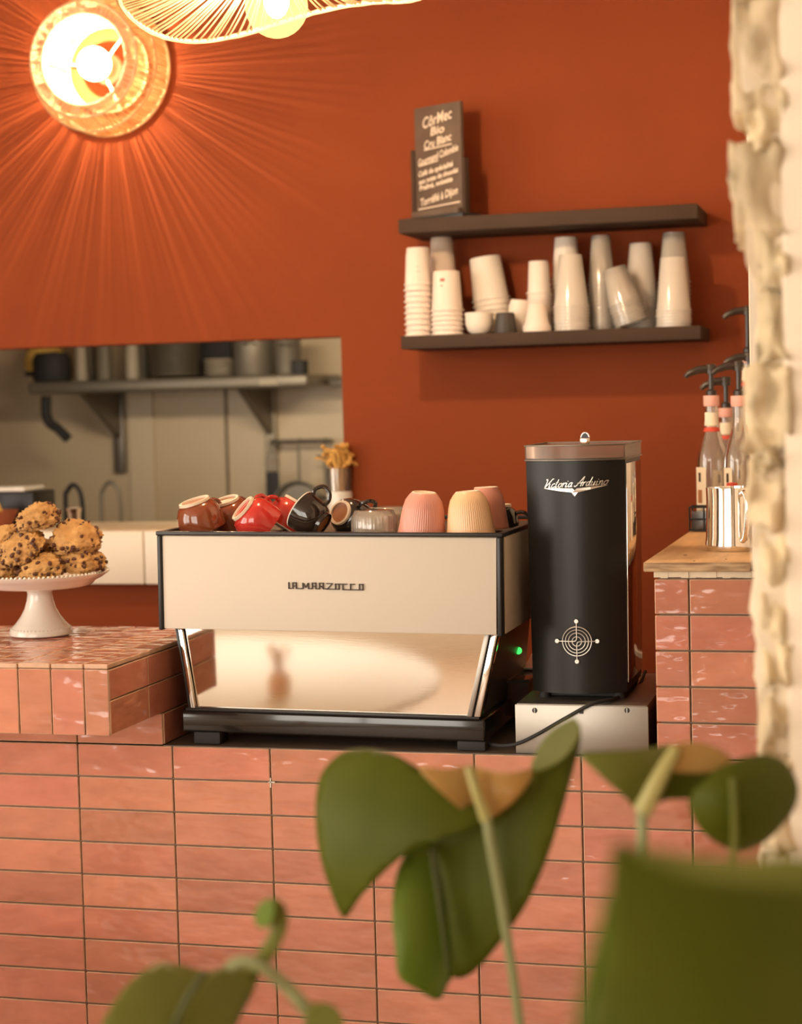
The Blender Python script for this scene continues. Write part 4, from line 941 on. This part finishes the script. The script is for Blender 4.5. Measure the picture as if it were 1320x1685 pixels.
part('crown_ring', MB().tube([brim(2*PI*i/24, .036) for i in range(24)], .005, 6, loop=True), 'raffia', pd)
part('socket', MB().lathe([(0, .05), (.022, .05), (.022, .115), (.012, .135), (0, .135)], 20), 'lamp_metal', pd)
part('cord', MB().tube([(0, 0, .13), (0, 0, 3.2-PC.z)], .004, 6), 'cord', pd)
part('bulb', MB().ball((0, 0, 0), .0625, 32), 'globe_glass', pd, smooth=80)
part('bulb_filament', MB().ball((0, 0, .012), .025, 18, 0, 1, 1, 1.45), 'pendant_filament', pd, smooth=80)

# ================================================================== plants in the foreground
def leaf(parent, outline, d0, mat, gx=0, gy=0, bulge=.0, name='leaf', fold=None, closed_n=5, th=.0012, ripple=.0):
    """blade inside an outline, at its own distance, curved and with thickness"""
    P = [(p.x, p.y) for p in spline([(x, y, 0) for x, y in outline], closed_n, True)]
    xs_ = [p[0] for p in P]; ys_ = [p[1] for p in P]; xc, yc = (min(xs_)+max(xs_))/2, (min(ys_)+max(ys_))/2; w, h = max(xs_)-min(xs_), max(ys_)-min(ys_)
    step = max(w, h)/22; pts = [Vector(p) for p in P]; n = len(P)
    def inside(x, y):
        r = False
        for i in range(n):
            x1, y1 = P[i]; x2, y2 = P[i-1]
            if (y1 > y) != (y2 > y) and x < (x2-x1)*(y-y1)/(y2-y1)+x1: r = not r
        return r
    y = min(ys_)+step/2
    while y < max(ys_):
        x = min(xs_)+step/2
        while x < max(xs_):
            if inside(x, y) and min((x-p[0])**2+(y-p[1])**2 for p in P) > (step*.5)**2: pts.append(Vector((x, y)))
            x += step
        y += step
    vo, _, fo, *_r = delaunay_2d_cdt(pts, [], [list(range(n))], 1, 1e-4)
    vs = []
    for v in vo:
        u_, v_ = (v.x-xc)/w*2, (v.y-yc)/h*2
        d = d0+gx*u_+gy*v_+bulge*(u_*u_+v_*v_)+ripple*math.sin(v_*5+u_*3)
        if fold: d += fold[2]*abs(((v.x-fold[0][0])*(fold[1][1]-fold[0][1])-(v.y-fold[0][1])*(fold[1][0]-fold[0][0]))/math.hypot(fold[1][0]-fold[0][0], fold[1][1]-fold[0][1]))/w
        vs.append(at(v.x, v.y, d=d)-parent.location)
    B = MB(); B.add(vs, [tuple(f) for f in fo]); o = part(name, B, mat, parent, smooth=80)
    md = o.modifiers.new('thickness', 'SOLIDIFY'); md.thickness = th; return o
def stem(parent, pts, r, mat='stem_green', name='stem'):
    P = spline([at(x, y, d=d)-parent.location for x, y, d in pts], 6); n = len(P)
    rr = r if not isinstance(r, tuple) else [r[0]+(r[1]-r[0])*i/(n-1) for i in range(n)]
    return part(name, MB().tube(P, rr, 8), mat, parent)
def pot(parent, r, h):
    part('pot', MB().lathe([(0, 0), (r*.75, 0), (r, h), (r*1.06, h), (r*1.06, h+.02), (r*.95, h+.02), (r*.92, h-.03), (0, h-.03)], 36), 'terracotta', parent)
D1 = 2.02
g0 = at(880, 1685, d=D1)
p1 = thing('potted_philodendron', 'potted plant with large drooping split leaves before the counter', 'plant', (g0.x, g0.y, 0))
pot(p1, .15, .42)
leaf(p1, [(596, 1232), (560, 1240), (528, 1275), (519, 1330), (524, 1395), (540, 1455), (565, 1510), (590, 1480), (625, 1442), (672, 1402), (710, 1385), (800, 1350), (770, 1318), (728, 1290), (680, 1258), (640, 1238)], D1-.01, 'leaf_green', gx=-.03, gy=-.02, bulge=.03)
leaf(p1, [(672, 1398), (652, 1440), (645, 1500), (650, 1560), (657, 1608), (690, 1630), (722, 1645), (738, 1618), (745, 1606), (742, 1560), (735, 1500), (722, 1440), (712, 1388), (690, 1385)], D1+.005, 'leaf_bright', gx=.02, gy=-.03, bulge=.02)
leaf(p1, [(705, 1340), (706, 1400), (718, 1470), (730, 1540), (741, 1602), (765, 1608), (795, 1585), (835, 1535), (872, 1478), (902, 1408), (925, 1335), (945, 1262), (956, 1215), (950, 1188), (938, 1184), (905, 1205), (884, 1235), (872, 1275), (840, 1315), (800, 1345), (750, 1350)], D1+.01, 'leaf_green', gx=-.03, gy=-.02, bulge=.03)
leaf(p1, [(955, 1205), (950, 1187), (938, 1183), (905, 1204), (884, 1234), (874, 1268), (905, 1262), (935, 1240)], D1-.012, 'leaf_olive', gx=-.01)
leaf(p1, [(690, 1262), (735, 1266), (775, 1262), (788, 1300), (802, 1346), (770, 1340), (735, 1312), (708, 1286)], D1-.022, 'leaf_brown', gx=.02, bulge=.02)
leaf(p1, [(775, 1262), (830, 1272), (876, 1268), (862, 1300), (835, 1328), (802, 1346), (788, 1300)], D1-.022, 'leaf_brown', gx=-.02, bulge=.02)['label'] = 'browned folded-over edge of the leaf'
stem(p1, [(772, 1262, D1-.03), (784, 1305, D1-.035), (800, 1345, D1-.03), (806, 1380, D1-.03), (824, 1480, D1-.02), (842, 1590, D1-.01), (856, 1690, D1), (880, 1850, D1+.04), (890, 1990, D1+.05)], .0056, 'stem_green')
stem(p1, [(770, 1262, D1-.034), (784, 1305, D1-.039), (800, 1348, D1-.034)], (.0035, .0072), 'stem_pale', 'midrib')
stem(p1, [(710, 1400, D1+.0), (722, 1480, D1-.002), (737, 1600, D1-.004)], (.0035, .002), 'vein_dark', 'crease')
# right-hand leaf pair of the same plant
D2 = 1.86
leaf(p1, [(955, 1242), (1000, 1236), (1060, 1232), (1108, 1226), (1096, 1262), (1078, 1300), (1056, 1338), (1028, 1312), (990, 1278)], D2, 'leaf_olive', gx=.02, bulge=.02)
leaf(p1, [(1108, 1226), (1150, 1222), (1190, 1236), (1204, 1256), (1180, 1268), (1140, 1272), (1096, 1264)], D2-.01, 'leaf_brown', gx=.01)
leaf(p1, [(1096, 1262), (1140, 1268), (1185, 1266), (1165, 1290), (1142, 1312), (1100, 1316), (1072, 1326), (1056, 1338), (1078, 1300)], D2+.005, 'leaf_green', gx=.02, bulge=.01)
leaf(p1, [(1186, 1262), (1225, 1246), (1262, 1241), (1295, 1256), (1313, 1290), (1310, 1325), (1285, 1362), (1255, 1388), (1215, 1400), (1180, 1388), (1150, 1362), (1134, 1325), (1142, 1298), (1162, 1282)], D2-.04, 'leaf_green', gx=.02, bulge=.03)
stem(p1, [(1112, 1232, D2-.02), (1085, 1280, D2-.025), (1058, 1335, D2-.02)], (.006, .0105), 'stem_pale', 'midrib')
stem(p1, [(1056, 1332, D2-.01), (1057, 1400, D2-.01), (1052, 1500, D2+.0), (1030, 1700, D2+.06), (960, 1960, D1)], .006)
stem(p1, [(1205, 1280, D2-.05), (1208, 1340, D2-.055), (1206, 1410, D2-.045), (1180, 1600, D2), (1050, 1900, D1)], .0032, 'leaf_olive')
# small leaf, curled shoot
D3 = 1.76
leaf(p1, [(165, 1700), (190, 1645), (225, 1606), (262, 1584), (300, 1588), (340, 1598), (385, 1586), (425, 1590), (420, 1625), (400, 1665), (380, 1700), (340, 1730), (280, 1760), (200, 1745)], D3, 'leaf_olive', gx=.04, gy=-.03, bulge=.02)
stem(p1, [(338, 1598, D3-.01), (310, 1640, D3-.018), (285, 1690, D3-.016), (262, 1740, D3-.01)], (.0035, .0022), 'vein_dark', 'crease')
stem(p1, [(375, 1592, D3-.02), (400, 1582, D3-.02), (430, 1590, D3-.02), (470, 1622, D3-.01), (520, 1680, D3), (600, 1790, D3+.1), (760, 1960, D1)], (.006, .0075))
leaf(p1, [(420, 1500), (430, 1484), (452, 1477), (470, 1492), (474, 1520), (462, 1555), (440, 1590), (418, 1600), (404, 1592), (424, 1566), (440, 1540), (446, 1520), (436, 1528), (424, 1520)], D3-.01, 'leaf_olive', gx=-.01, bulge=.01)
leaf(p1, [(422, 1496), (434, 1484), (448, 1482), (450, 1505), (440, 1526), (426, 1526), (418, 1512)], D3-.02, 'leaf_bright', gx=-.01)['label'] = 'curled green tip of a new leaf'
leaf(p1, [(505, 1662), (530, 1650), (556, 1662), (568, 1700), (545, 1740), (500, 1730)], D3-.03, 'leaf_olive')
# nearest plant, far out of focus
D4 = .98
g0 = at(1160, 1685, d=D4)
p2 = thing('near_potted_plant', 'blurred big-leaved plant closest to the camera, bottom right', 'plant', (g0.x, g0.y, 0))
pot(p2, .15, .42)
leaf(p2, [(1008, 1392), (1045, 1392), (1090, 1410), (1150, 1425), (1240, 1432), (1330, 1436), (1420, 1480), (1430, 1600), (1400, 1760), (1250, 1830), (1080, 1820), (985, 1760), (965, 1690), (985, 1600), (1000, 1500)], D4, 'leaf_green', gx=.02, gy=-.04, bulge=.02)
leaf(p2, [(1000, 1470), (985, 1520), (962, 1600), (945, 1700), (950, 1800), (1010, 1780), (1030, 1660), (1030, 1560)], D4+.03, 'leaf_bright', gx=.01)
leaf(p2, [(1040, 1392), (1100, 1400), (1200, 1412), (1330, 1408), (1420, 1460), (1300, 1460), (1180, 1450), (1090, 1425)], D4-.02, 'leaf_olive')
stem(p2, [(1180, 1600, D4+.02), (1190, 1800, D4+.03), (1180, 2200, D4+.02), (1160, 2750, D4)], .006)

# ================================================================== customer table in front (mirrored in the machine)
tb = thing('round_table', 'pale round wooden table standing in front of the counter', 'table', (-.60, -1.45, 0))
part('table_top', MB().lathe([(0, .715), (.93, .715), (.95, .72), (.95, .735), (.94, .74), (0, .74)], 72), 'table_wood', tb)
part('table_leg', MB().lathe([(0, 0), (.28, 0), (.28, .015), (.05, .03), (.04, .71), (0, .71)], 32), 'black_metal', tb)
v = thing('dried_flower_vase', 'cream vase of dried flowers on the round table', 'vase', (-.05, -1.33, .7405))
part('vase_body', MB().lathe([(0, 0), (.026, 0), (.032, .02), (.031, .05), (.026, .065), (.023, .065), (.028, .05), (0, .008)], 28), 'cup_cream', v)
for i in range(14):
    a = random.uniform(0, 2*PI); s = random.uniform(.006, .036); hh = random.uniform(.10, .145)
    part('dried_stalk', MB().tube(spline([(0, 0, .02), (.3*s*math.cos(a), .3*s*math.sin(a), .07), (s*math.cos(a), s*math.sin(a), hh)], 4), [.0012]*6+[.002, .004, .003], 5), 'dried_stick', v)
